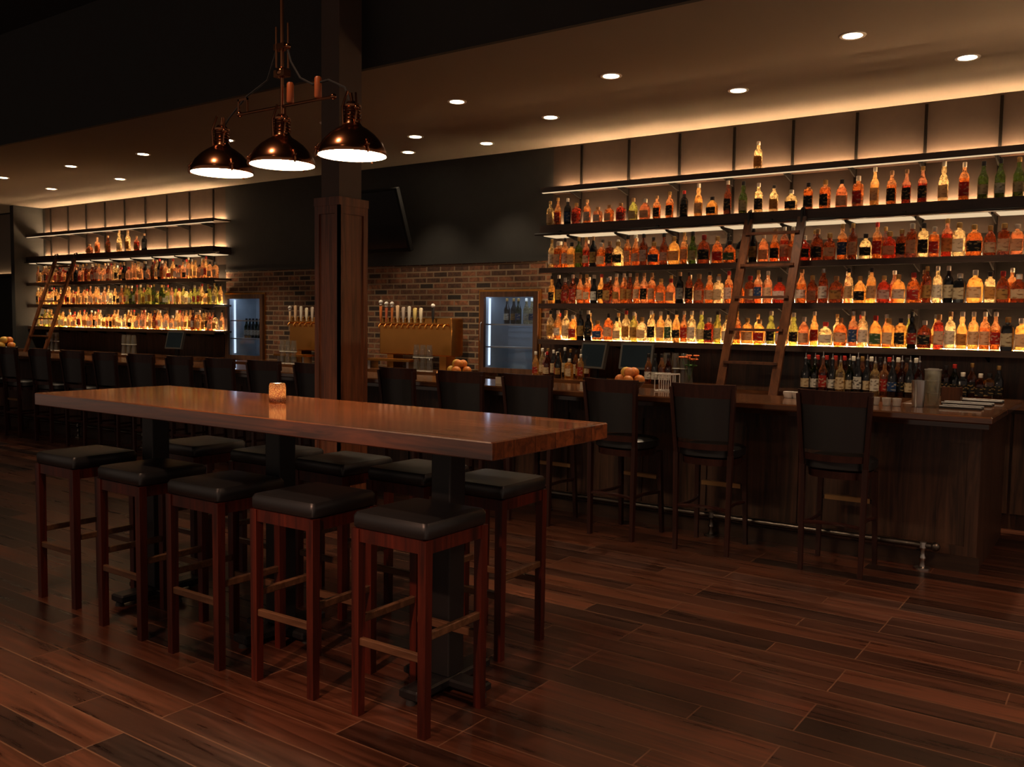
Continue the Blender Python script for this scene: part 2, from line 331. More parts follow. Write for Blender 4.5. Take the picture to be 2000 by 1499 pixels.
Bx(px0-.02, px1+.02, py0-.02, py1+.02, 0, .12).build('column_plinth', m_col, pil)

# recessed downlights
def downlight(x, y, label, group, power, r=.062, size=math.radians(84)):
    t = thing('downlight', label, 'ceiling light', (x, y, 3.42), 0, group)
    MB().loft([(-.006, r+.02, r+.02), (0, r+.024, r+.024)], n=20, cap=False).loft([(-.006, r+.02, r+.02), (-.003, r-.004, r-.004)], n=20, cap=False).build('trim_ring', m_white, t)
    MB().loft([(-.0045, r, r), (-.001, r, r)], n=20).build('lens', m_down, t)
    if power:
        l = bpy.data.lights.new('downlight_beam', 'SPOT'); l.energy = power; l.color = (1, .74, .48); l.spot_size = size; l.spot_blend = .6; l.shadow_soft_size = .06
        lo = bpy.data.objects.new('downlight_beam', l); COL.objects.link(lo); lo.location = (0, 0, -.02); lo.parent = t
    return t
rowA = [-1.635, -3.434, -4.953, -6.55, -8.1, -9.644, -11.222, -12.987]
rowB = [-1.086, -2.765, -4.576, -6.236, -8.0, -9.85, -11.637, -13.452, -15.32]
for i, x in enumerate(rowA):
    downlight(x, 6.18, '%s lit downlight along the ceiling row nearer the pillar, counted from the ladder end' % ordinal(i+1), 'downlights over the bar', SPOT_BAR)
for i, x in enumerate(rowB):
    downlight(x, 7.10, '%s lit downlight along the ceiling row nearer the bottle shelves, counted from the ladder end' % ordinal(i+1), 'downlights before the shelves', SPOT_SHELF)
downlight(-5.81, 7.76, 'lit downlight close to the brick wall above the bottle cooler', 'downlights by the brick wall', SPOT_BAR*2.2)
downlight(-6.87, 7.70, 'lit downlight close to the brick wall above the beer taps', 'downlights by the brick wall', SPOT_BAR*2.2)
# unseen spots without fixtures, added as fill from the rest of the room
for x, y, e in ((-3.4, 1.35, .50), (-2.2, -.6, .16), (1.5, 2.7, .85), (-9.5, 1.4, .3), (2.3, 4.6, .6)):
    l = bpy.data.lights.new('room_fill_spot', 'SPOT'); l.energy = SPOT_FILL*e; l.color = (1, .58, .36); l.spot_size = math.radians(130); l.spot_blend = 1; l.shadow_soft_size = .12
    lo = bpy.data.objects.new('room_fill_spot', l); COL.objects.link(lo); lo.location = (x, y, 4.4)

# unseen fill spot, no fixture, added to brighten the near stools' red fronts
l = bpy.data.lights.new('stool_fill_spot', 'SPOT'); l.energy = 520; l.color = (1, .52, .34); l.spot_size = math.radians(17); l.spot_blend = .7; l.shadow_soft_size = .08
lo = bpy.data.objects.new('stool_fill_spot', l); COL.objects.link(lo); lo.location = (-1.7, -1.6, 3.6); lo.rotation_euler = (Vector((-2.50, 2.2, .62))-Vector((-1.7, -1.6, 3.6))).to_track_quat('-Z', 'Y').to_euler()

# ================================================================== bottle shelving
SH = [2.935, 2.54, 2.09, 1.715, 1.335]
def shelving(label, x0, x1, ups, xleft_wrap=None):
    t = thing('bottle_shelving', label, 'shelving', (0, 0, 0))
    for k, z in enumerate(SH):
        mb = MB().box(x0, x1, 8.005, YW-.002, z-(.105 if k == 1 else .028), z)
        mb.box(x0, x1, 7.985, 8.005, z-(.050 if k != 1 else .105), z+.003)
        if k < 2: mb.box(x0+.05, x1-.03, YW-.052, YW-.045, z, z+.014)  # unseen lip, added to keep strip light off the outer ceiling
        s = mb.build('shelf', m_shelf, t)
        Bx(x0+.06, x1-.12, YW-(.040 if k < 2 else .062), YW-(.026 if k < 2 else .048), z+.001, z+.005).build('light_strip', m_strips[k], s)
        if k == 0: Bx(x0+.02, x1-.02, 7.990, 8.020, z-.057, z-.0505).build('light_panel', m_panel, s)
        if k == 1:
            for ua, ub in zip([x0]+list(ups), list(ups)+[x1]):
                if ub-ua > .1: Bx(ua+.03, ub-.03, 8.02, 8.27, z-.112, z-.1055).build('light_panel', m_panel, s)
    for x in ups: Bx(x-.012, x+.012, YW-.018, YW-.001, 1.29, 3.40).build('upright', m_upright, t)
    for x in ups:
        for k, z in enumerate(SH):
            d = .105 if k == 1 else .03
            MB().add([(x-.006, YW-.02, z-d), (x+.006, YW-.02, z-d), (x-.006, 8.02, z-d), (x+.006, 8.02, z-d), (x-.006, YW-.02, z-d-.07), (x+.006, YW-.02, z-d-.07), (x-.006, 8.02, z-d-.015), (x+.006, 8.02, z-d-.015)],
                     [(0, 1, 3, 2), (4, 6, 7, 5), (0, 2, 6, 4), (1, 5, 7, 3), (0, 4, 5, 1), (2, 3, 7, 6)]).build('bracket', m_upright, t)
    return t
UPR = [-4.94+.563*i for i in range(11)]
UPL = [-15.75+.57*i for i in range(9)]
shR = shelving('long dark wood shelving full of bottles behind the wooden ladder and bar', -5.26, 1.5, UPR)
shL = shelving('dark wood bottle shelving in the wall bay beyond the pillar', -16.02, -10.80, UPL)
for nm, x0, x1, lab in (('ladder_rail', -5.3, 1.5, 'black ladder rail fixed along the second shelf of the long shelving'), ('ladder_rail', -16.0, -10.6, 'black ladder rail fixed along the shelving beyond the pillar')):
    mb = MB(); mb.tube([(x0, 7.955, 2.445), (x1, 7.955, 2.445)], .013)
    x = x0+.3
    while x < x1: mb.box(x-.012, x+.012, 7.955, 7.985, 2.43, 2.475); x += 1.12
    tag(mb.build(nm, m_iron), lab, 'rail')

# ------------------------------------------------------------------ bottles
SHAPES = {  # profile of (z, rx, ry), outline power, label band, neck top, cap radius, word
 'round': ([(0, .034, .034), (.004, .037, .037), (.175, .037, .037), (.20, .030, .030), (.215, .016, .016), (.27, .0125, .0125)], 2, (.04, .14), .27, .0145, 'round', .037),
 'square': ([(0, .034, .034), (.004, .038, .038), (.15, .038, .038), (.172, .032, .032), (.182, .015, .015), (.215, .0135, .0135)], 5, (.03, .12), .215, .018, 'square', .038),
 'squat': ([(0, .044, .034), (.006, .050, .038), (.10, .052, .040), (.135, .040, .032), (.155, .017, .017), (.185, .014, .014)], 3, (.03, .095), .185, .020, 'squat', .052),
 'tall': ([(0, .031, .031), (.004, .034, .034), (.19, .034, .034), (.225, .018, .018), (.25, .0135, .0135), (.30, .012, .012)], 2, (.05, .15), .30, .0145, 'tall', .034),
 'flask': ([(0, .046, .024), (.01, .053, .028), (.12, .055, .030), (.16, .042, .026), (.178, .016, .016), (.21, .0135, .0135)], 2.6, (.035, .11), .21, .018, 'broad', .055),
 'arch': ([(0, .042, .030), (.004, .046, .033), (.11, .046, .033), (.145, .039, .030), (.17, .022, .020), (.18, .015, .015), (.21, .0135, .0135)], 2.4, (.025, .10), .21, .017, 'round-shouldered', .046),
 'bulb': ([(0, .033, .033), (.004, .036, .036), (.14, .038, .038), (.175, .028, .028), (.195, .017, .017), (.225, .021, .021), (.25, .014, .014), (.27, .013, .013)], 2, (.035, .12), .27, .016, 'bulge-necked', .038),
 'wine': ([(0, .034, .034), (.004, .037, .037), (.17, .037, .037), (.215, .020, .020), (.235, .0145, .0145), (.285, .014, .014)], 2, (.045, .12), .285, .0155, 'sloping', .037)}
def label_band(mb, sh, wide=.42):
    prof, p, (z0, z1), *_ = SHAPES[sh]
    def at(z):
        for a, b in zip(prof, prof[1:]):
            if a[0] <= z <= b[0]:
                u = (z-a[0])/(b[0]-a[0]); return a[1]+(b[1]-a[1])*u, a[2]+(b[2]-a[2])*u
    vs = []; n = 8
    for off in (.0006, .0016):
        for z in (z0, z1):
            rx, ry = at(z)
            for i in range(n+1):
                a = -PI/2+(i/n-.5)*2*PI*wide; ca, sa = math.cos(a), math.sin(a)
                vs.append(((rx+off)*math.copysign(abs(ca)**(2/p), ca), (ry+off)*math.copysign(abs(sa)**(2/p), sa), z))
    m = n+1; fs = [(2*m+i, 2*m+i+1, 3*m+i+1, 3*m+i) for i in range(n)] + [(i+1, i, m+i, m+i+1) for i in range(n)]
    fs += [(i, i+1, 2*m+i+1, 2*m+i) for i in range(n)] + [(m+i+1, m+i, 3*m+i, 3*m+i+1) for i in range(n)] + [(0, 2*m, 3*m, m), (n, m+n, 3*m+n, 2*m+n)]
    return mb.add(vs, fs, True)
def cap_mb(mb, sh, kind='cap'):
    zt, r = SHAPES[sh][3], SHAPES[sh][4]
    if kind == 'pourer': return mb.loft([(zt-.004, .013, .013), (zt+.008, .013, .013), (zt+.014, .005, .005), (zt+.05, .0035, .0035)], n=10)
    return mb.loft([(zt-.022, r, r), (zt-.02, r+.0008, r+.0008), (zt+.012, r+.0008, r+.0008), (zt+.015, r-.003, r-.003)], n=12)
def make_proto(sh):
    b = MB().loft(SHAPES[sh][0], n=16 if SHAPES[sh][1] == 2 else 20, p=SHAPES[sh][1]).build('bottle', G['amber'][0])
    l = label_band(MB(), sh, .36 if SHAPES[sh][1] == 2 else .30).build('label', LB['cream'], b)
    c = cap_mb(MB(), sh).build('cap', CP['black'], b)
    return [b, l, c]
PROTO = {k: make_proto(k) for k in SHAPES}
POUR = {k: cap_mb(MB(), k, 'pourer').build('pourer', m_steel) for k in ('wine', 'tall', 'round')}
USED = set()
n_bottles = 0
def bottle(sh, g, lb, cp, loc, label, group, sx=1., sz=1., rz=0., pour=False):
    global n_bottles
    src = PROTO[sh]; made = []
    for i, o in enumerate(src):
        if i == 2 and pour: o = POUR[sh]
        if o.name not in USED and not (i and src[0].name not in USED): c = o; USED.add(o.name)
        else: c = o.copy(); COL.objects.link(c)
        c.parent = made[0] if i else None
        c.material_slots[0].link = 'OBJECT'; c.material_slots[0].material = (G[g][0], LB[lb], m_steel if pour else CP[cp])[i]
        made.append(c)
    b = made[0]; b.location = loc; b.rotation_euler = (0, 0, rz); b.scale = (sx, sx, sz)
    tag(b, label, 'bottle', group); n_bottles += 1
    return b
# second shelf: the bottles one sees singly against the glowing wall (place along the shelf, shape, glass, label, cap, height)
ROW2 = [(1075,'round','clear','cream','gold',.95),(1090,'tall','amber','red','gold',.95),(1109,'round','black','blue','white',1.0),(1126,'square','red','red','gold',1.0),(1147,'round','amber','white','cork',.9),(1168,'square','pink','white','cork',.75),
 (1190,'square','amber','cream','cork',.8),(1213,'square','red','red','cork',.85),(1237,'arch','lime','cream','cork',1.05),(1260,'squat','pink','cream','white',1.1),(1283,'round','amber','black','cork',.85),(1308,'round','amber','black','gold',.95),
 (1336,'round','black','black','red',.95),(1364,'bulb','gold','cream','white',1.15),(1391,'squat','gold','black','black',.95),(1421,'tall','brown','black','white',1.05),(1451,'bulb','green','cream','black',1.1),(1481,'round','clear','black','white',1.0),
 (1511,'round','clear','gold','black',.9),(1545,'squat','clear','black','white',1.0),(1578,'square','amber','black','black',1.1),(1611,'square','amber','black','gold',1.15),(1643,'arch','pink','cream','black',1.15),(1675,'square','amber','red','white',1.2),
 (1707,'tall','gold','cream','white',1.08),(1740,'round','amber','black','cork',1.05),(1769,'tall','red','black','cork',.95),(1800,'tall','red','black','gold',1.0),(1841,'bulb','clear','cream','white',1.2),(1881,'round','amber','red','white',1.12),
 (1918,'wine','green','cream','black',1.05),(1951,'wine','green','white','black',1.08),(1987,'wine','green','cream','gold',1.08)]
for i, (px, sh, g, lb, cp, hz) in enumerate(ROW2):
    p = seen_at(px, 400, 8.12)
    bottle(sh, g, lb, cp, (p.x, 8.12, SH[1]+.001), '%s %s bottle with %s label, %s from the cooler end of the second shelf' % (G[g][1], SHAPES[sh][5], lb, ordinal(i+1)), 'bottles spaced along the second shelf', 1.06, hz*1.0, random.uniform(-.2, .2))
bottle('round', 'clear', 'gold', 'white', (-2.955, 8.13, SH[0]+.001), 'clear bottle with gold label standing alone on the topmost shelf', 'bottle alone on the top shelf', 1.05, .95)
# lower three shelves, packed
def packed(k, n, glasses, back, zmax):
    x0, x1 = -5.20, -.66; xs = []; x = x0; i = 0; names = ['third', 'fourth', 'fifth'][k-2]
    while x < x1:
        sh = random.choices(['round', 'square', 'squat', 'tall', 'flask', 'arch', 'bulb', 'wine'], [5, 3, 2, 2.2, 1.3, 3, 2.2, 1.8])[0]
        wd = SHAPES[sh][6]*1.02; sx = random.uniform(1.0, 1.16); sz = random.uniform(1.04, 1.28)
        if SHAPES[sh][3]*sz > zmax: sz = zmax/SHAPES[sh][3]
        x += wd*sx; g = random.choices(list(glasses), list(glasses.values()))[0]
        lb = random.choices(['cream', 'white', 'black', 'red', 'gold', 'blue', 'green'], [5, 2.5, 3, 1.3, 2, .5, .4])[0]; cp = random.choices(list(CP), [3, 3, 4.5, 1, 2, .5])[0]
        i += 1; y = 8.075+random.uniform(-.012, .012)
        bottle(sh, g, lb, cp, (x, y, SH[k]+.001), '%s %s bottle with %s label, %s from the cooler, front of the %s shelf' % (G[g][1], SHAPES[sh][5], lb, ordinal(i), names), 'bottles packed on the %s shelf' % names, sx, sz, random.uniform(-.15, .15))
        x += wd*sx+random.choice((.001, .004, .006, .012)); xs.append((x, wd))
    random.shuffle(xs)
    bx = sorted(q[0] for q in xs); last = -9; j = 0
    for q in bx:
        if j >= back: break
        if q-last < .17 or random.random() < .25: continue
        last = q; j += 1; sh = random.choice(['round', 'tall', 'wine', 'bulb']); g = random.choices(list(glasses), list(glasses.values()))[0]; cp = random.choices(list(CP), [3, 3, 4.5, 1, 2, .5])[0]; lb = random.choice(['cream', 'black', 'white'])
        bottle(sh, g, lb, cp, (q, 8.185, SH[k]+.001), '%s %s bottle peeping from behind, %s from the cooler, back of the %s shelf' % (G[g][1], SHAPES[sh][5], ordinal(j), names), 'bottles at the back of the %s shelf' % names, 1.0, min(1.0, .93*zmax/SHAPES[sh][3]), 0)
packed(2, 50, dict(amber=4, brown=4.5, red=1.6, clear=2, gold=1.8, pink=1, black=1.6, blue=.25, green=.5), 14, .30)
packed(3, 50, dict(amber=4, brown=4.5, red=2, gold=2.2, clear=2, black=1.6, pink=1, green=.3), 18, .29)
packed(4, 50, dict(amber=4, brown=2.5, gold=4.5, clear=3.5, red=1.2, lime=.8, black=.9, pink=1.2), 18, .295)

# ------------------------------------------------------------------ the packed bottles beyond the pillar (one mass)
gl_names = ['amber', 'gold', 'brown', 'red', 'green', 'clear', 'lime', 'black', 'pink']; lb_names = ['cream', 'white', 'black', 'red', 'gold']; cp_names = ['black', 'gold', 'white', 'cork', 'red']
far = MB(); far_m = [G[g][0] for g in gl_names]+[LB[l] for l in lb_names]+[CP[c] for c in cp_names]
def raw_bottle(sh, g, lb, cp, x, y, z, sx, sz):
    def shift(f, k):
        t = MB(); f(t); far.k = k
        far.add([(x+a*sx, y+b*sx, z+c*sz) for a, b, c in t.v], t.f, True)
    shift(lambda t: t.loft(SHAPES[sh][0], n=10, p=2 if SHAPES[sh][1] == 2 else 3), gl_names.index(g))
    shift(lambda t: label_band(t, sh, .33), len(gl_names)+lb_names.index(lb)); shift(lambda t: cap_mb(t, sh), len(gl_names)+len(lb_names)+cp_names.index(cp))
def far_row(z, pick, zmax, lim=(-15.85, -10.88)):
    x = lim[0]
    while x < lim[1]:
        u = (x-lim[0])/(lim[1]-lim[0]); gls = pick(u)
        sh = random.choice(['round', 'square', 'squat', 'tall', 'arch', 'bulb', 'wine', 'round']); sz = min(random.uniform(.9, 1.1), zmax/SHAPES[sh][3]); wd = SHAPES[sh][6]
        x += wd
        raw_bottle(sh, random.choice(gls), random.choices(lb_names, [4, 4, 1, 1, 2])[0], random.choice(cp_names), x, 8.08+random.uniform(-.012, .012), z, 1, sz)
        if random.random() < .35: raw_bottle('tall', random.choice(gls), 'white', random.choice(cp_names), x, 8.19, z, 1, .95)
        x += wd+random.choice((.004, .01, .02))
far_row(SH[2]+.001, lambda u: ['amber', 'brown', 'red', 'red', 'clear', 'black'] if u < .75 else ['red', 'amber', 'gold', 'clear'], .30)
far_row(SH[3]+.001, lambda u: ['gold', 'amber', 'gold', 'clear'] if u < .5 else (['lime', 'green', 'red', 'lime'] if u < .8 else ['clear', 'gold', 'lime']), .29)
far_row(SH[4]+.001, lambda u: ['gold', 'clear', 'gold', 'lime', 'amber'] if u < .62 else ['red', 'amber', 'gold', 'clear', 'brown'], .28)
tag(far.build('liquor_bottles', far_m), 'rows of packed liquor bottles glowing on the three lower shelves beyond the pillar', 'bottles', kind='stuff')
for i, (px, sh, g, hz) in enumerate([(175, 'squat', 'pink', .85), (190, 'round', 'pink', .95), (211, 'tall', 'brown', .9), (233, 'bulb', 'clear', 1.25), (250, 'round', 'clear', 1.2), (267, 'round', 'red', .85), (282, 'round', 'black', .95)]):
    p = seen_at(px, 480, 8.12)
    bottle(sh, g, 'white' if i in (3, 6) else 'gold', 'cork', (p.x, 8.12, SH[1]+.001), '%s %s bottle, %s of the seven on the glowing shelf beyond the pillar' % (G[g][1], SHAPES[sh][5], ordinal(i+1)), 'seven bottles on the far glowing shelf', 1.1, hz, .1)

# ================================================================== back counters
def back_counter(x0, x1, label, splash=True):
    t = thing('back_counter', label, 'cabinet', (0, 0, 0))
    Bx(x0, x1, 7.55, YW-.002, .91, .95).build('worktop', m_bartop, t)
    Bx(x0, x1, 7.62, YW-.002, .0, .91).build('body', m_bar, t)
    if splash: Bx(x0, x1, YW-.022, YW-.003, .95, 1.28).build('backsplash', m_bar, t)
    x = x0+.02
    while x+.5 < x1:
        d = Bx(x+.01, x+.57, 7.60, 7.62, .12, .88).build('door', m_bar, t); MB().cyl((x+.52, 7.585, .45), (x+.52, 7.585, .6), .006).build('handle', m_steel, d)
        x += .58
    return t
back_counter(-16.0, -10.95, 'dark back counter beneath the bottle shelving beyond the pillar')
back_counter(-10.05, -6.30, 'dark back counter beneath the beer taps and brick wall', False)
back_counter(-5.40, 1.4, 'dark back counter beneath the long bottle shelving')

# ------------------------------------------------------------------ coolers set into the brick wall
m_cool = plain('cooler_liner', (.40, .43, .46), .4); m_coolled = emit('cool_white_strip', (.62, .78, 1.0), 3.2); m_frame = wood('cooler_frame_wood', (.05, .022, .012), (.13, .06, .03), 'z', .4)
def cooler(x0, x1, label, dim=1.0):
    t = thing('wine_cooler', label, 'cooler', ((x0+x1)/2, YW, .93)); wd = (x1-x0)/2
    mb = MB().box(-wd, wd, .50, .52, 0, .93).box(-wd, -wd+.02, .0, .5, 0, .93).box(wd-.02, wd, .0, .5, 0, .93).box(-wd+.02, wd-.02, .0, .5, 0, .02).box(-wd+.02, wd-.02, .0, .5, .91, .93)
    mb.build('cabinet', m_cool, t)
    for z in (.30, .56): 
        r = MB()
        for i in range(9): r.tube([(-wd+.03, .06+i*.05, z), (wd-.03, .06+i*.05, z)], .003, 6)
        r.box(-wd+.025, wd-.025, .03, .042, z-.012, z+.004); r.build('rack', m_steel, t)
    Bx(-wd+.04, wd-.04, .06, .10, .895, .909).build('light_strip', emit('cool_strip_%d' % int(dim*10), (.66, .80, 1.0), 9*dim), t)
    Bx(-wd+.022, -wd+.035, .10, .125, .08, .86).build('light_strip', emit('cool_side_%d' % int(dim*10), (.75, .84, 1.0), 1.5*dim), t)
    d = MB()
    for a, b, c, e in ((-wd, -wd+.06, 0, .93), (wd-.06, wd, 0, .93), (-wd+.06, wd-.06, .87, .93), (-wd+.06, wd-.06, 0, .06)): d.box(a, b, -.045, -.005, c, e)
    dr = d.build('door', m_frame, t); Bx(-wd+.06, wd-.06, -.03, -.024, .06, .87).build('glass_pane', pane('door_glass'), dr)
    MB().tube([(-wd+.03, -.05, .35), (-wd+.03, -.075, .37), (-wd+.03, -.075, .56), (-wd+.03, -.05, .58)], .006).build('handle', m_steel, dr)
    fr = MB().box(-wd-.03, wd+.03, -.02, 0, .93, .955).box(-wd-.03, -wd, -.02, 0, -.0, .93).box(wd, wd+.03, -.02, 0, 0, .93); fr.build('trim', m_brass, t)
    return t
cooler(H1[0], H1[1], 'glass-door bottle cooler in the brick wall beside the long shelving')
cooler(H2[0], H2[1], 'glass-door cooler in the brick wall beyond the pillar', .9)
cool_items = [(-5.98, .12, 'black', 'white', 'gold'), (-5.90, .14, 'black', 'gold', 'gold'), (-5.82, .12, 'green', 'blue', 'gold'), (-5.73, .15, 'clear', 'white', 'white'), (-5.64, .13, 'clear', 'blue', 'white')]
for i, (x, dy, g, lb, cp) in enumerate(cool_items):
    bottle('wine', g, lb, cp, (x, YW+dy, .93+.566), '%s wine bottle with %s label, %s on the upper cooler rack' % (G[g][1], lb, ordinal(i+1)), 'bottles chilling on the upper cooler rack', 1.0, .98)
for i, x in enumerate([-10.72+.075*k for k in range(7)]):
    bottle('wine', 'black' if i % 3 else 'green', 'white', 'black', (x, YW+.2, .93+.306), 'dark wine bottle, %s on the middle rack inside the far cooler' % ordinal(i+1), 'bottles inside the far cooler', 1.0, .95)

# ------------------------------------------------------------------ beer taps
HAND = [('amber_tap', (.55, .16, .04), 1, .19, .019), ('rust_tap', (.50, .12, .05), 1, .17, .016), ('amber_tap', (.46, .13, .04), 1, .17, .016), ('cream_tap', (.80, .55, .33), 0, .19, .020), ('striped_tap', (.55, .45, .36), 0, .17, .020),
 ('white_tap', (.75, .68, .55), 0, .18, .018), ('yellow_tap', (.80, .62, .22), 0, .16, .022), ('ivory_tap', (.85, .74, .52), 0, .16, .020), ('plain_tap', (.15, .07, .03), 2, .0, .01), ('dark_tap', (.025, .022, .02), 3, .17, .018), ('plain_tap', (.15, .07, .03), 2, 0, .01), ('plain_tap', (.15, .07, .03), 2, 0, .01)]
def taps(x0, x1, n, hands, label):
    t = thing('beer_tap_tower', label, 'beer taps', (x0, 7.95, .95)); L = x1-x0
    MB().box(0, L, 0, .22, .16, .60, b=.012).build('tower', m_brass, t)
    Bx(.1, .2, .03, .2, 0, .165).build('foot', m_brass, t); Bx(L-.2, L-.1, .03, .2, 0, .165).build('foot', m_brass, t)
    MB().box(-.03, L*.62, -.24, -.02, .09, .115).build('drip_tray', m_brass, t); MB().box(.0, .04, -.2, -.06, 0, .09).box(L*.55, L*.58, -.2, -.06, 0, .09).build('tray_leg', m_steel, t)
    for i in range(n):
        x = .05+(L-.12)*i/(n-1); h = hands[i]
        f = MB().cyl((x, 0, .52), (x, -.035, .52), .011).tube([(x, -.03, .535), (x, -.035, .52), (x, -.06, .50), (x, -.068, .47)], .009).build('faucet', m_brass, t)
        if h[2] != 2:
            hm = plain(h[0], h[1], .35)
            MB().loft([(0, .008, .008), (.03, .009, .009), (.05, h[4], h[4]*.6), (h[3], h[4]*1.25, h[4]*.6), (h[3]+.012, h[4]*.6, h[4]*.4)], n=12, p=2 if h[2] else 4, cx=x, cy=-.03, cz=.545).build('tap_handle', hm, f)
            if h[2] in (1, 3):
                k = MB()
                if h[2] == 1:
                    k.loft([(-.02, .006, .006), (0, .02, .02), (.015, .012, .012)], n=12, cx=x, cy=-.03, cz=.545+h[3]+.02); k.ball((x, -.03, .545+h[3]+.05), .026)
                else: k.ball((x, -.03, .545+h[3]+.025), .026)
                k.build('tap_finial', m_white, f)
    return t
taps(-7.54, -6.42, 12, HAND, 'brass beer tap tower with a row of coloured handles against the brick')
taps(-9.16, -8.30, 8, [('cream_tap', (.80, .55, .33), 1, .12, .016), HAND[3], HAND[5], HAND[7], HAND[4], HAND[1], HAND[0], HAND[6]], 'brass beer tap tower half hidden behind the pillar')

# ------------------------------------------------------------------ television
tv = thing('television', 'dark wall television tilted down beside the pillar above the brick', 'television', (-7.62, 8.02, 2.34))
tv.rotation_euler = (math.radians(-20), 0, 0) if False else (math.radians(20), 0, 0)
MB().box(-.60, .54, -.03, .03, 0, .76, b=.008).build('casing', plain('tv_black', (.010, .010, .010), .7, spec=.1), tv); Bx(-.57, .51, -.034, -.031, .05, .73).build('screen', m_screen, tv)
MB().cyl((0, .03, .45), (0, .395, .317), .025).build('wall_bracket', m_iron, tv)

# ================================================================== the bar
bar = thing('bar_counter', 'long walnut bar counter with panelled front, chairs drawn up along it', 'bar counter', (0, 0, 0))
BX1 = -.66
MB().box(-17.5, BX1, 5.75, 6.45, .955, 1.0, b=.008).build('countertop', m_bartop, bar)
MB().box(-1.30, BX1, 6.45, 7.35, .955, 1.0, b=.008).build('end_countertop', m_bartop, bar)
Bx(-17.4, BX1-.09, 6.10, 6.40, .0, .955).build('body', m_bar, bar)
Bx(-1.25, BX1-.09, 6.40, 7.30, .0, .955).build('end_body', m_bar, bar)
x = BX1-.09; k = 0
while x > -14:
    x2 = x-1.18
    mb = MB()
    for a, b, c, d in ((x2, x2+.07, .10, .90), (x-.07, x, .10, .90), (x2+.07, x-.07, .80, .90), (x2+.07, x-.07, .10, .16)): mb.box(a, b, 6.075, 6.10, c, d)
    mb.box(x2+.07, x-.07, 6.088, 6.10, .16, .80)
    if k > 0: mb.box(x2+.56, x2+.59, 6.070, 6.10, .10, .90)
    mb.build('front_panel', m_bar, bar); x = x2; k += 1
Bx(-17.4, BX1-.07, 6.06, 6.10, .0, .10).build('kick_board', m_shelf, bar)
MB().box(-17.4, BX1-.05, 6.03, 6.10, .90, .955).build('cornice', m_bartop, bar)
m_tarn = plain('tarnished_metal', (.16, .14, .12), .35, metal=1)
fr = thing('foot_rail', 'tarnished metal foot rail along the bar front near the floor', 'foot rail', (0, 0, 0))
MB().tube([(-16, 6.0, .15), (-.98, 6.0, .15)], .02, 10).ball((-.97, 6.0, .15), .03).build('rail', m_tarn, fr)
x = -1.04
while x > -15:
    MB().loft([(0, .05, .05), (.01, .05, .05), (.015, .02, .02), (.05, .014, .014), (.07, .022, .022), (.09, .014, .014), (.12, .014, .014), (.135, .026, .026), (.17, .022, .022)], n=14, cx=x, cy=6.0).build('post', m_steel if x > -1.1 else m_tarn, fr)
    MB().tube([(x, 6.0, .15), (x, 6.075, .15)], .012).build('wall_arm', m_tarn, fr); x -= 1.4

# ------------------------------------------------------------------ bar chairs
def make_chair():
    t = thing('bar_chair', 'x', 'bar chair')
    def arc(y0, bow, half, z, n=9): return [(half*(2*i/(n-1)-1), y0+bow*(1-(2*i/(n-1)-1)**2), z) for i in range(n)]
    # curved upholstered back, bulging towards the room
    def slab(z0, z1, th, half, yoff, lean=.10, bow=-.06):
        n = 12; vs = []
        for side in (0, 1):
            for z in (z0, z1):
                for i in range(n+1):
                    u = 2*i/n-1; vs.append((half*(1+.10*(z-.72)/.4)*u, yoff-lean*(z-.66)+bow*(1-u*u)+side*th, z))
        m = n+1; fs = []
        for i in range(n):
            fs += [(i, i+1, m+i+1, m+i), (2*m+i+1, 2*m+i, 3*m+i, 3*m+i+1), (i+1, i, 2*m+i, 2*m+i+1), (m+i, m+i+1, 3*m+i+1, 3*m+i)]
        fs += [(0, m, 3*m, 2*m), (n, 2*m+n, 3*m+n, m+n)]
        return MB().add(vs, fs, True)
    slab(.76, 1.035, .04, .178, -.005).build('back_cushion', m_leather, t)
    slab(1.035, 1.125, .030, .198, -.0).build('top_rail', m_chair, t)
    slab(.695, .735, .022, .185, .0).build('lower_rail', m_chair, t)
    for s in (-1, 1):
        MB().beam((s*.185, .0, .66), (s*.212, -.05, 1.10), .026, .034, .024, .028).build('back_post', m_chair, t)
        MB().beam((s*.178, .0, 0), (s*.185, .0, .66), .026, .030, .032, .036).build('leg', m_chair, t)
        MB().beam((s*.178, .40, 0), (s*.165, .36, .60), .026, .030, .032, .036).build('leg', m_chair, t)
    MB().loft([(.635, .19, .185), (.645, .205, .20), (.69, .205, .20), (.705, .18, .175)], n=28, p=3, cy=.19).build('seat', m_leather, t)
    MB().loft([(.585, .185, .185), (.63, .19, .19)], n=28, p=2.6, cy=.185).build('seat_frame', m_chair, t)
    MB().loft([(.61, .07, .07), (.636, .07, .07)], n=16, cy=.19).build('swivel_plate', m_steel, t)
    for a, b in (((-.178, 0), (-.17, .38)), ((.178, 0), (.17, .38))):
        pts = [(a[0]+(b[0]-a[0])*u - math.copysign(.03, a[0])*4*u*(1-u), a[1]+(b[1]-a[1])*u, .30) for u in [i/6 for i in range(7)]]
        MB().tube(pts, .012, 6).build('stretcher', m_chair, t)
    MB().tube(arc(0, .05, .175, .30), .012, 6).build('stretcher', m_chair, t)
    MB().beam((-.172, .385, .40), (.172, .385, .40), .022, .030).build('footrest', m_chair, t)
    MB().box(-.14, .14, .366, .374, .39, .418).box(-.14, .14, .366, .405, .414, .42).build('footrest_plate', m_footbrass, t)
    return t
ch0 = make_chair()
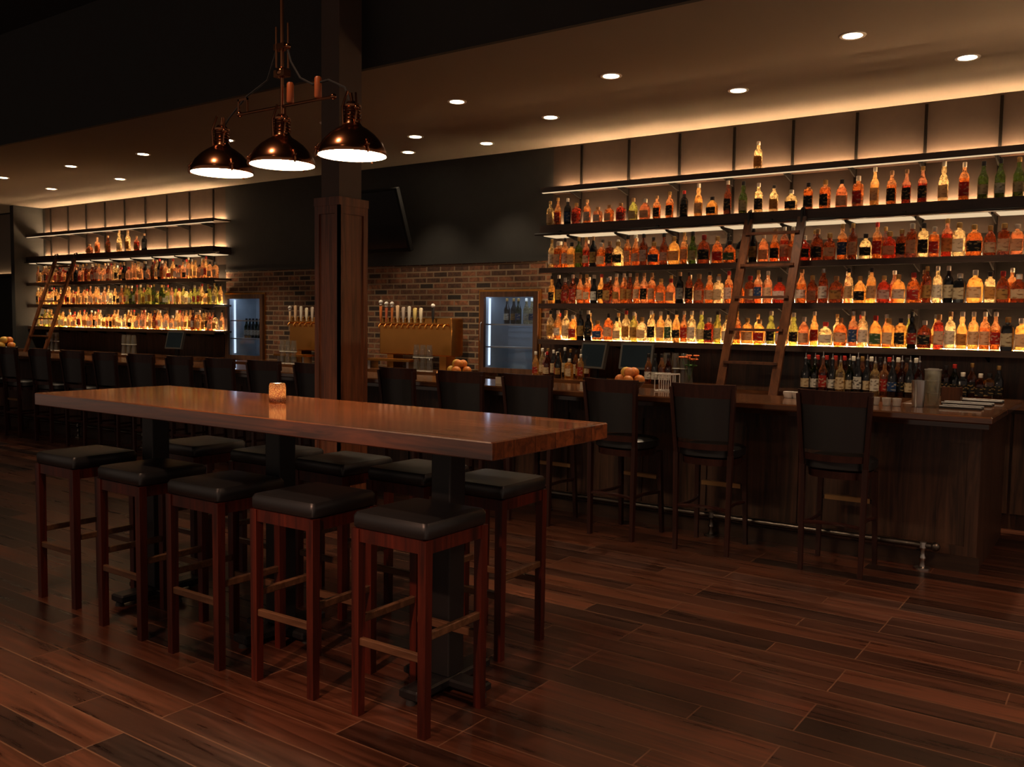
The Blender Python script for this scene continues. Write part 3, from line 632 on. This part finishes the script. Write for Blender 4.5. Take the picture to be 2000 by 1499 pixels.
CHX = [(-1.475, 5.52, .02), (-2.308, 5.50, .05), (-2.985, 5.50, -.10), (-3.70, 5.52, .0), (-4.32, 5.50, .05), (-4.98, 5.50, -.12), (-6.00, 5.5, .0), (-6.65, 5.5, .03), (-7.30, 5.5, 0), (-7.95, 5.5, -.05), (-8.62, 5.5, .03), (-9.30, 5.5, 0), (-9.98, 5.5, .02), (-10.7, 5.5, 0), (-11.45, 5.5, -.03), (-12.2, 5.5, 0)]
CHL = ['high-backed black bar chair nearest the open end of the bar', 'high-backed black bar chair second from the open end of the bar', 'black bar chair third from the open end, partly behind the table corner', 'black bar chair behind the table, fourth from the open end of the bar', 'black bar chair before the larger bowl of oranges by the candle', 'black bar chair just beside the pillar on its ladder side']
for i, (x, y, rz) in enumerate(CHX):
    c = ch0 if i == 0 else copy_tree(ch0)
    c.location = (x, y, 0); c.rotation_euler = (0, 0, rz)
    c['label'] = CHL[i] if i < 6 else 'dark bar chair beyond the pillar, %s along the bar from the pillar' % ordinal(i-5)
    c['group'] = 'bar chairs along the counter'

# ================================================================== high table and stools
tb = thing('high_table', 'long thick-topped wooden high table with glossy plank top and iron pedestals', 'table', (-3.26, 2.80, 0))
MB().box(-1.50, 1.50, -.40, .40, 1.035, 1.10, b=.004).build('tabletop', m_table, tb)
for x in (-1.03, -.03, .99):
    p = MB().box(x-.05, x+.05, -.05, .05, .06, 1.00, b=.006).box(x-.11, x+.11, -.16, .16, 1.00, 1.035).build('pedestal', m_iron, tb)
    b = MB().box(x-.05, x+.05, -.24, .24, .02, .06, b=.008).box(x-.20, x+.20, -.045, .045, .02, .055, b=.008).build('pedestal_foot', m_iron, tb)
    for dx, dy in ((-.18, 0), (.18, 0), (0, -.22), (0, .22)): MB().loft([(0, .022, .022), (.02, .018, .018)], n=12, cx=x+dx, cy=dy).build('glide', m_rubber, b)
def make_stool():
    t = thing('bar_stool', 'x', 'bar stool'); h = .165
    MB().loft([(.725, .176, .176), (.732, .182, .182), (.772, .183, .183), (.786, .175, .175), (.792, .150, .150)], sq=.018, smooth=True).build('seat', m_leather, t)
    MB().box(-h, h, -h-.014, -h+.008, .675, .725).box(-h, h, h-.008, h+.014, .675, .725).box(-h-.014, -h+.008, -h, h, .675, .725).box(h-.008, h+.014, -h, h, .675, .725).build('apron', m_stool, t)
    for sx, sy in ((-1, -1), (1, -1), (-1, 1), (1, 1)):
        MB().beam((sx*h, sy*h, 0), (sx*h, sy*h, .724), .034, .034, .038, .038).build('leg', m_stool, t)
    for s in (-1, 1):
        MB().box(-h, h, s*h-.011, s*h+.011, .275, .305, b=.003).build('stretcher', m_foot, t)
        MB().box(s*h-.011, s*h+.011, -h, h, .355, .385, b=.003).build('stretcher', m_foot, t)
    return t
m_foot = wood('worn_stretcher_wood', (.06, .026, .012), (.20, .10, .05), 'x', .35)
st0 = make_stool(); hs = .182
NEAR = [(-4.40, 2.40, .01), (-3.72, 2.345, -.01), (-3.14, 2.335, .0), (-2.60, 2.365, .02), (-2.024, 2.374, 0)]
FAR = [(-4.30, 3.04, 0), (-3.70, 3.10, .02), (-3.20, 3.12, -.02), (-2.715, 3.16, .02), (-2.245, 3.139, .01)]
nl = ['leather-topped stool at the table far end, camera side', 'leather-topped stool second from the far end, camera side of the table', 'leather-topped stool in the middle of the camera side of the table', 'leather-topped stool beside the nearest one, camera side of the table', 'leather-topped stool nearest the camera, its reddish front rail lit']
fl = ['leather-topped stool at the far end of the bar side of the table', 'leather-topped stool second from the far end, bar side of the table', 'leather-topped stool in the middle of the bar side of the table', 'leather-topped stool half hidden behind the near pedestal, bar side of the table', 'leather-topped stool beneath the table corner closest to the bar']
for i, (x, y, r, lab) in enumerate([(a+(b,)) for a, b in zip(NEAR+FAR, nl+fl)]):
    c = st0 if i == 0 else copy_tree(st0)
    c.location = (x-hs, y+hs, 0); c.rotation_euler = (0, 0, r); c['label'] = lab; c['group'] = 'square stools around the high table'

# ------------------------------------------------------------------ candle holder
def candle(x, y, z, label, r=.040, h=.095, power=.5):
    t = thing('candle_holder', label, 'candle holder', (x, y, z))
    m, tt, o = nt('mosaic_glass')
    if 'mosaic' in MATS: m = MATS['mosaic']
    else:
        MATS['mosaic'] = m
        tc = node(tt, 'ShaderNodeTexCoord'); vo = node(tt, 'ShaderNodeTexVoronoi', Scale=95, _feature='DISTANCE_TO_EDGE'); tt.links.new(tc.outputs['Object'], vo.inputs['Vector'])
        cr = node(tt, 'ShaderNodeValToRGB'); e = cr.color_ramp.elements; e[0].position = .04; e[0].color = (.45, .18, .10, 1); e[1].position = .14; e[1].color = (1, .80, .52, 1); tt.links.new(vo.outputs['Distance'], cr.inputs[0])
        tl = node(tt, 'ShaderNodeBsdfTranslucent'); df = node(tt, 'ShaderNodeBsdfGlossy', Roughness=.2); tt.links.new(cr.outputs[0], tl.inputs[0]); mx = node(tt, 'ShaderNodeMixShader'); mx.inputs[0].default_value = .08
        tt.links.new(tl.outputs[0], mx.inputs[1]); tt.links.new(df.outputs[0], mx.inputs[2]); tt.links.new(mx.outputs[0], o.inputs[0])
    MB().loft([(0, r*.85, r*.85), (.006, r, r), (h-.012, r, r), (h, r*.88, r*.88), (h, r*.82, r*.82), (h-.014, r*.93, r*.93), (.010, r*.93, r*.93), (.008, .001, .001)], n=24, cap=False).build('glass_cup', m, t)
    MB().loft([(.009, r*.7, r*.7), (.032, r*.7, r*.7)], n=16).build('wax', plain('candle_wax', (.85, .75, .55), .5), t)
    MB().loft([(.033, .001, .001), (.042, .005, .005), (.055, .0035, .0035), (.066, .0005, .0005)], n=8).build('flame', emit('flame_glow', (1, .72, .35), 25), t)
    l = bpy.data.lights.new('candle_light', 'POINT'); l.energy = power; l.color = (1, .80, .52); l.shadow_soft_size = .008; lo = bpy.data.objects.new('candle_light', l); COL.objects.link(lo); lo.location = (0, 0, .055); lo.parent = t
    return t
candle(-3.41, 2.885, 1.10, 'glowing mosaic glass candle holder standing on the high table', power=16)
p = seen_at(859, 742, 5.95); candle(p.x, 5.95, 1.0, 'small glowing candle glass on the bar beside the bowl of oranges', .028, .085, power=.5)

# ================================================================== pendant lamp
pd = thing('pendant_lamp', 'copper three-shade pendant lamp on a rod above the high table', 'pendant lamp', (-3.235, 2.77, 0))
ZR = 2.205
MB().tube([(0, 0, 2.62), (0, 0, 4.598)], .009).build('ceiling_rod', m_bronze, pd)
MB().loft([(4.56, .06, .06), (4.598, .07, .07)], n=20).build('ceiling_rose', m_bronze, pd)
MB().tube([(-.02, -.016, 2.64), (-.02, -.016, 2.82)], .005).tube([(.022, .016, 2.64), (.022, .016, 2.84)], .005).box(-.035, .035, -.02, .02, 2.72, 2.745).box(-.035, .035, -.02, .02, 2.60, 2.63).ball((.038, 0, 2.73), .014).ball((0, 0, 2.62), .026).build('turnbuckle', m_bronze, pd)
MB().tube([(-.30, 0, 2.47), (.33, 0, 2.47)], .007).ball((-.30, 0, 2.47), .014).ball((.33, 0, 2.47), .014).box(-.31, -.30, -.004, .004, 2.47, 2.54).box(-.31, -.24, -.004, .004, 2.53, 2.54).box(-.245, -.24, -.004, .004, 2.47, 2.54).build('cross_bar', m_bronze, pd)
m_grip = plain('orange_wood_grip', (.50, .12, .03), .4)
for x in (.055, .235): MB().loft([(2.478, .014, .014), (2.485, .017, .017), (2.56, .016, .016), (2.568, .012, .012)], n=12, cx=x, cy=0).build('grip', m_grip, pd)
MB().tube([(.03, 0, 2.74), (.06, 0, 2.66), (.12, 0, 2.58), (.20, 0, 2.54), (.30, 0, 2.545), (.40, 0, 2.50), (.44, 0, 2.42)], .005, 6).tube([(-.03, 0, 2.74), (-.10, 0, 2.60), (-.25, 0, 2.545), (-.38, 0, 2.46), (-.44, 0, 2.40)], .004, 6).build('cable', m_rubber, pd)
m_inner = plain('enamel_inner', (.85, .80, .70), .4)
for x in (-.435, 0, .445):
    sh = [(0, .147, .147), (.006, .149, .149), (.028, .143, .143), (.060, .126, .126), (.090, .098, .098), (.112, .068, .068), (.125, .045, .045), (.138, .036, .036), (.200, .033, .033), (.203, .038, .038), (.212, .038, .038), (.215, .030, .030), (.228, .020, .020)]
    s = MB().loft([(a+ZR, b, c) for a, b, c in sh], n=40, cx=x, cap=False).build('shade', m_bronze, pd)
    MB().loft([(ZR+.001, .145, .145), (ZR+.027, .140, .140), (ZR+.058, .122, .122), (ZR+.085, .09, .09), (ZR+.1, .02, .02)], n=40, cx=x, cap=False).build('inner_reflector', m_inner, s)
    MB().loft([(ZR+.004, .142, .142), (ZR+.008, .142, .142)], n=40, cx=x).build('diffuser', m_diff, s)
    mb = MB()
    for zz in (.150, .165, .180, .192): mb.loft([(ZR+zz, .034, .034), (ZR+zz+.003, .040, .040), (ZR+zz+.006, .034, .034)], n=20, cx=x)
    mb.tube([(x+.035, -.02, ZR+.12), (x+.045, -.02, ZR+.20), (x+.03, -.01, ZR+.26)], .005, 6).tube([(x-.02, -.035, ZR+.12), (x-.02, -.04, ZR+.2), (x-.01, -.02, ZR+.27)], .005, 6).ball((x+.045, -.02, ZR+.195), .011).ball((x+.052, -.028, ZR+.135), .009)
    mb.build('neck_fitting', m_bronze, s)
    for a in (-.35, 1.75, 3.85):
        mb = MB()
        ca, sa = math.cos(a), math.sin(a); q = [(x+ca*r_, sa*r_, ZR+z_) for r_, z_ in ((.150, -.004), (.156, .006), (.150, .035), (.140, .050))]; mb.tube(q, .005, 6).ball((x+ca*.152, sa*.152, ZR+.03), .009)
        mb.build('rim_clip', m_bronze, s)
    MB().tube([(x, 0, ZR+.225), (x*.98, 0, 2.47)] if x else [(x, 0, ZR+.225), (x, 0, 2.60)], .008).build('stem', m_bronze, s)

# ================================================================== ladders
def ladder(xl, xr, label, lean=-.085):
    t = thing('rolling_ladder', label, 'ladder', ((xl+xr)/2, 7.22, 0)); hw = (xr-xl)/2; top = Vector((0, .72, 2.47)); bot = Vector((lean, 0, .03))
    for s in (-1, 1):
        r = MB().beam(bot+Vector((s*hw, 0, 0)), top+Vector((s*hw, 0, 0)), .03, .075, up=(1, 0, 0)).build('side_rail', m_ladder, t)
        MB().tube([top+Vector((s*hw, -.02, -.06)), top+Vector((s*hw, -.01, .07)), top+Vector((s*hw, .03, .09)), top+Vector((s*hw, .045, .02))], .012, 8).build('top_hook', m_iron, r)
        MB().cyl(bot+Vector((s*hw-.012, 0, .01)), bot+Vector((s*hw+.012, 0, .01)), .038, n=16).build('wheel', m_rubber, r)
    for i in range(8):
        u = .12+i*.118; c = bot.lerp(top, u); MB().box(c.x-hw, c.x+hw, c.y-.035, c.y+.035, c.z-.011, c.z+.011).build('tread', m_ladder, t)
    return t
ladder(-2.95, -2.47, 'brown wooden rolling ladder leaning on the long bottle shelving')
ladder(-14.95, -14.35, 'wooden rolling ladder leaning on the shelving beyond the pillar', -.25)

# ================================================================== things on the counters
# fruit
m_or = [plain('orange_peel', (.75, .24, .04), .45, var=.25, scale=30, bump=.3), plain('grapefruit_peel', (.80, .25, .06), .45, var=.3, scale=25, bump=.3), plain('lemon_peel', (.80, .48, .08), .45, bump=.3)]
def fruit_bowl(x, y, z, rad, n, label, flabel, seed, r=.038):
    t = thing('fruit_bowl', label, 'bowl', (x, y, z))
    MB().loft([(0, rad*.4, rad*.4), (.008, rad*.45, rad*.45), (.03, rad*.75, rad*.75), (.07, rad, rad), (.072, rad*.96, rad*.96), (.034, rad*.70, rad*.70), (.014, .002, .002)], n=28, cap=False).build('bowl', plain('black_bowl', (.02, .018, .016), .3), t)
    rnd = random.Random(seed); spots = []
    k = max(3, n-3)
    for i in range(k): a = 2*PI*i/k+.3; spots.append((math.cos(a)*rad*.60, math.sin(a)*rad*.60, .050+r*.75))
    for i in range(n-k): a = 2*PI*i/max(1, n-k)+.9; spots.append((math.cos(a)*rad*.27, math.sin(a)*rad*.27, .050+r*2.1))
    for i, (a, b, c) in enumerate(spots):
        f = MB().ball((0, 0, 0), r*rnd.uniform(.94, 1.06), 16, .94).build('orange', m_or[rnd.choice((0, 0, 1, 2))], None, (x+a, y+b, z+c)); 
        tag(f, flabel % ordinal(i+1), 'fruit', 'fruit heaped in ' + label.split(',')[0])
p = seen_at(897, 730, 6.15); fruit_bowl(p.x, 6.15, 1.001, .12, 7, 'dark bowl of oranges on the bar between pillar and cooler', 'citrus fruit in the bowl near the candle glass, %s of the heap', 1, .042)
p = seen_at(1230, 735, 6.1); fruit_bowl(p.x, 6.1, 1.001, .12, 7, 'dark bowl of oranges on the bar before the register screen', 'round citrus fruit in the bowl before the register screen, %s of the heap', 2, .042)
p = seen_at(12, 680, 6.2); fruit_bowl(p.x, 6.2, 1.001, .15, 7, 'bowl of oranges at the far end of the bar', 'round citrus fruit in the bowl at the far bar end, %s of the heap', 3, .055)

# register screens
def register(x, y, z, label, rz=0, s=1.):
    t = thing('register_screen', label, 'register', (x, y, z), rz)
    MB().box(-.09, .09, -.08, .08, 0, .02).box(-.03, .03, -.0, .03, .02, .14).build('stand', m_iron, t)
    R = Matrix.Rotation(math.radians(-14), 3, 'X')
    MB().box(-.17*s, .17*s, -.02, .02, -.13*s, .13*s, rot=R, at=Vector((0, -.02, .24))).build('casing', plain('register_casing', (.05, .045, .04), .4), t)
    MB().box(-.15*s, .15*s, -.0215, -.0205, -.11*s, .11*s, rot=R, at=Vector((0, -.02, .24))).build('screen', plain('blue_black_screen', (.010, .016, .022), .2), t)
p = seen_at(1162, 700, 7.75); register(p.x, 7.75, .951, 'dark register touchscreen on the back counter beside small bottles', -.25)
p = seen_at(1245, 700, 7.9); register(p.x, 7.9, .951, 'second register screen turned away behind the bowl of oranges', .1)
p = seen_at(345, 690, 7.8); register(p.x, 7.8, .951, 'register screen on the back counter beyond the pillar', .1)

# stacked glasses: each glass a thing
def glass_mesh(h, r0, r1):
    mb = MB().loft([(0, r0, r0), (.004, r0*1.02, r0*1.02), (h, r1, r1), (h, r1*.93, r1*.93), (.012, r0*.93, r0*.93), (.010, .001, .001)], n=14, cap=False)
    return mb
gp = glass_mesh(.145, .030, .042).build('pint_glass', m_clear); rimp = MB().loft([(.140, .0425, .0425), (.147, .0435, .0435), (.147, .039, .039), (.140, .039, .039), (.140, .0425, .0425)], n=14, cap=False).build('rim', m_rim, gp)
first_gp = [True]
def pint(x, y, z, label, group, up=True, s=1.):
    if first_gp[0]: a, b = gp, rimp; first_gp[0] = False
    else:
        a = gp.copy(); COL.objects.link(a); b = rimp.copy(); COL.objects.link(b); b.parent = a
    a.location = (x, y, z if up else z+.147*s); a.rotation_euler = (0 if up else PI, 0, 0); a.scale = (s, s, s); tag(a, label, 'glass', group)
def glass_stack(px, py, Y, z, n, rows, where, grp, sp=.092):
    c = seen_at(px, py, Y)
    for i in range(n):
        for j in range(rows):
            pint(c.x+(i-(n-1)/2)*sp, Y, z+j*.149, 'upturned clear glass, %s in the %s tier %s' % (ordinal(i+1), ['bottom', 'second', 'top'][j], where), grp, up=False)
glass_stack(826, 700, 7.55+.12, .951, 3, 2, 'stacked before the beer taps', 'glasses stacked before the beer taps', .095)
glass_stack(563, 700, 7.70, .951, 3, 2, 'stacked before the half-hidden taps', 'glasses stacked before the far taps', .105)
glass_stack(103, 690, 7.75, .951, 3, 2, 'stacked below the far ladder', 'glasses stacked below the far ladder', .135)
glass_stack(252, 690, 7.75, .951, 3, 2, 'stacked below the middle of the far shelving', 'glasses stacked below the far shelving', .13)
glass_stack(1236, 700, 6.62+1.05, .951, 1, 1, 'behind the orange bowl', 'single glass behind the orange bowl')
glass_stack(1318, 745, 7.70, .951, 3, 2, 'under the orange flowers', 'glasses stacked under the orange flowers', .088)
# white wire glass racks on the counter
def wire_rack(x, y, z, wd, h, n, label, dy=.12):
    t = thing('wire_rack', label, 'rack', (x, y, z))
    f = MB().tube([(-wd/2, -dy/2, h), (wd/2, -dy/2, h), (wd/2, dy/2, h), (-wd/2, dy/2, h), (-wd/2, -dy/2, h)], .004, 6).tube([(-wd/2, -dy/2, .004), (wd/2, -dy/2, .004), (wd/2, dy/2, .004), (-wd/2, dy/2, .004), (-wd/2, -dy/2, .004)], .004, 6); f.build('frame', m_white, t)
    for i in range(n+1):
        xx = -wd/2+wd*i/n; MB().tube([(xx, -dy/2, .004), (xx, -dy/2, h)], .004, 6).build('wire', m_white, t); MB().tube([(xx, dy/2, .004), (xx, dy/2, h)], .004, 6).build('wire', m_white, t)
p = seen_at(1355, 745, 6.75); wire_rack(p.x, 6.25, 1.001, .15, .13, 4, 'white wire rack on the bar beneath the orange flowers')
# flowers in a glass
c = seen_at(1345, 720, 7.6); fl_ = thing('flower_vase', 'small vase of orange flowers on the back counter beside the ladder', 'flowers', (c.x, 7.62, .951))
MB().loft([(0, .03, .03), (.01, .035, .035), (.12, .03, .03), (.17, .022, .022)], n=16).build('vase', m_clear, fl_)
st = MB(); hd = MB(); lf = MB()
for i in range(7):
    a = i*2.4; r = .03+.012*i; tip = (math.cos(a)*r, math.sin(a)*r*.6, .24+.018*(i % 3)); st.tube([(0, 0, .05), (tip[0]*.5, tip[1]*.5, .16), tip], .003, 5)
    for q in range(7): b = q*2*PI/7; hd.ball((tip[0]+math.cos(b)*.018, tip[1]+math.sin(b)*.018, tip[2]+.004), .012, 8, .6)
    hd.ball(tip, .012, 8); lf.ball((tip[0]*.6+.02, tip[1]*.6, .19), .018, 8, .4)
st.build('stems', plain('stem_green', (.05, .12, .03), .5), fl_); hd.build('blossoms', plain('orange_petals', (.85, .20, .05), .5), fl_, ).__setitem__('kind', 'stuff'); lf.build('leaves', plain('leaf_green', (.06, .16, .03), .5), fl_)['kind'] = 'stuff'

# cluster of liqueur bottles with pourers, to the ladder's open side
sp = [('wine', 'black', 'cream'), ('wine', 'green', 'white'), ('tall', 'red', 'red'), ('wine', 'black', 'white'), ('round', 'clear', 'cream'), ('wine', 'green', 'cream'), ('tall', 'black', 'white'), ('wine', 'black', 'cream'), ('round', 'clear', 'white'), ('round', 'pink', 'red'), ('wine', 'black', 'blue'), ('wine', 'brown', 'black'), ('wine', 'black', 'cream'), ('wine', 'brown', 'gold')]
for i, (sh, g, lb) in enumerate(sp):
    c = seen_at(1572+i*17, 760, 7.66)
    bottle(sh, g, lb, 'black', (c.x, 7.66+(i % 2)*.02, .951), '%s bottle with %s label, %s from the ladder in the well row' % (G[g][1], lb, ordinal(i+1)), 'well bottles by the ladder', 1.0, 1.0, 0, pour=True)
for i in range(13):
    c = seen_at(1578+i*17.5, 730, 7.79); g = random.choice(['black', 'green', 'brown', 'amber', 'red']); cp = random.choice(['red', 'white', 'gold', 'black', 'red', 'white'])
    bottle('wine', g, random.choice(['white', 'cream', 'black']), cp, (c.x, 7.80, .951), '%s bottle with %s cap, %s from the ladder behind the well row' % (G[g][1], cp, ordinal(i+1)), 'bottles behind the well row', 1.0, 1.05)
for i in range(9):
    c = seen_at(1048+i*11, 725, 7.72); g = random.choice(['brown', 'amber', 'black', 'red', 'gold']); lb = random.choice(['cream', 'red', 'gold'])
    bottle(random.choice(['round', 'square', 'wine']), g, lb, random.choice(['red', 'black', 'white']), (c.x, 7.70+.09*(i % 2), .951), '%s bottle with %s label, %s in the cluster between cooler and register' % (G[g][1], lb, ordinal(i+1)), 'bottles beside the register', .9, .88)
for i in range(4):
    c = seen_at(1262+i*13, 745, 7.6); g = ['amber', 'black', 'pink', 'brown'][i]
    bottle('wine', g, 'white', 'black', (c.x, 7.64, .951), '%s bottle, %s of four dark necks behind the orange bowl' % (G[g][1], ordinal(i+1)), 'four bottles behind the orange bowl', .95, .95)
for i in range(9):
    c = seen_at(1054+i*11, 715, 7.88); g = random.choice(['brown', 'amber', 'black', 'clear', 'gold']); cp = random.choice(['red', 'black', 'white', 'gold'])
    bottle(random.choice(['round', 'tall', 'wine']), g, 'cream', cp, (c.x, 7.93, .951), '%s bottle with %s cap, %s at the back of the cluster beside the register' % (G[g][1], cp, ordinal(i+1)), 'bottles at the back beside the register', .9, .98)
for i in range(7):
    c = seen_at(1845+i*9, 735, 7.9); g = ['brown', 'green', 'black', 'red', 'amber', 'gold', 'black'][i]; cp = ['black', 'red', 'white', 'gold', 'white', 'black', 'gold'][i]
    bottle(['round', 'wine', 'square', 'tall', 'arch', 'square', 'wine'][i], g, 'black', cp, (c.x+.03*i, 7.95, .951), '%s bottle with %s cap on the dim back counter behind the bar end' % (G[g][1], cp), 'bottles on the dim back counter', 1.0, .9)
# bar end: shaker glass, steel cup, garnish tray, mats
c = seen_at(1820, 785, 6.28)
t = thing('mixing_glass', 'tall clear glass of stacked tumblers near the open end of the bar', 'glass', (c.x, 6.28, 1.001))
glass_mesh(.24, .045, .052).build('outer_glass', m_clear, t)
for i in range(3): glass_mesh(.075, .026, .034).build('inner_glass', m_clear, t, (0, 0, .014+.078*i)); MB().loft([(.072, .0345, .0345), (.077, .0345, .0345), (.077, .031, .031), (.072, .031, .031), (.072, .0345, .0345)], n=16, cap=False).build('inner_rim', m_rim, t, (0, 0, .014+.078*i))
MB().loft([(.236, .0525, .0525), (.243, .053, .053), (.243, .049, .049), (.236, .049, .049), (.236, .0525, .0525)], n=20, cap=False).build('rim', m_rim, t)
c = seen_at(1793, 785, 6.2); t = glass_mesh(.17, .036, .044).build('shaker_cup', m_steel, None, (c.x, 6.2, 1.001)); tag(t, 'steel shaker cup beside the tall clear glass at the bar end', 'cup')
c = seen_at(1862, 760, 6.9); t = thing('napkin_holder', 'small brown wooden napkin holder on the bar end', 'holder', (c.x, 6.85, 1.001)); MB().box(-.06, .06, -.05, .05, 0, .012).box(-.06, -.05, -.05, .05, .012, .10).box(.05, .06, -.05, .05, .012, .10).box(-.05, .05, -.05, -.04, .012, .10).build('tray', m_ladder, t); MB().box(-.045, .045, -.035, .045, .013, .08).build('napkins', plain('napkin_paper', (.5, .40, .30), .8), t)
for i, (yy, xa, xb) in enumerate(((6.28, -1.02, -.78), (6.60, -1.06, -.76), (6.95, -1.10, -.74))):
    t = thing('bar_mat', 'ribbed rubber bar mat at the open bar end, %s from the bar front' % ordinal(i+1), 'mat', ((xa+xb)/2, yy, 1.001), 0, 'mats on the bar end')
    Bx(-(xb-xa)/2, (xb-xa)/2, -.07, .07, 0, .008).build('mat', m_rubber, t); MB().tube([(-(xb-xa)/2, -.06, .012), ((xb-xa)/2, -.06, .012)], .005, 6).tube([(-(xb-xa)/2, .06, .012), ((xb-xa)/2, .06, .012)], .005, 6).build('edge', plain('dull_edge', (.32, .30, .28), .5), t)
# white garnish bowls by the ladder, menus and napkins on the bar
for i, px in enumerate((1545, 1562)):
    c = seen_at(px, 772, 6.35); t = MB().loft([(0, .03, .03), (.03, .04, .04), (.045, .038, .038), (.045, .034, .034), (.01, .02, .02), (.01, .001, .001)], n=18, cap=False).build('garnish_bowl', m_white, None, (c.x, 6.30, 1.001)); tag(t, 'small white bowl on the bar, %s from the ladder foot' % ordinal(i+1), 'bowl', 'small white bowls')
for px, Y, wd, lab in ((983, 5.95, .16, 'pale menu card lying on the bar before the bottle cooler'), (1143, 5.92, .09, 'white paper card on the bar before the register'), (430, 5.95, .26, 'cream card on the bar before the far cooler'), (886, 5.9, .05, 'pale folded paper on the bar beside the bowl near the candle glass')):
    c = seen_at(px, 745, Y); t = Bx(-wd/2, wd/2, -.0, .012, 0, .055).build('menu_card', plain('menu_paper', (.62, .54, .42), .7), None, (c.x, Y, 1.001)); tag(t, lab, 'card')
for i, px in enumerate((1713, 1735, 1755)):
    c = seen_at(px, 785, 6.2); t = MB().loft([(0, .022, .022), (.004, .024, .024), (.05, .030, .030), (.05, .026, .026), (.006, .02, .02), (.006, .001, .001)], n=16, cap=False).build('garnish_cup', m_rim, None, (c.x, 6.15, 1.001)); tag(t, 'small steel garnish cup, %s from the nearest chair back' % ordinal(i+1), 'cup', 'garnish cups')
# remove prototypes that were never placed
for lst in PROTO.values():
    if lst[0].name not in USED:
        for o in lst: bpy.data.objects.remove(o)
for k, o in list(POUR.items()):
    try:
        if o.parent is None: bpy.data.objects.remove(o)
    except ReferenceError: pass
print('bottles placed one by one:', n_bottles)
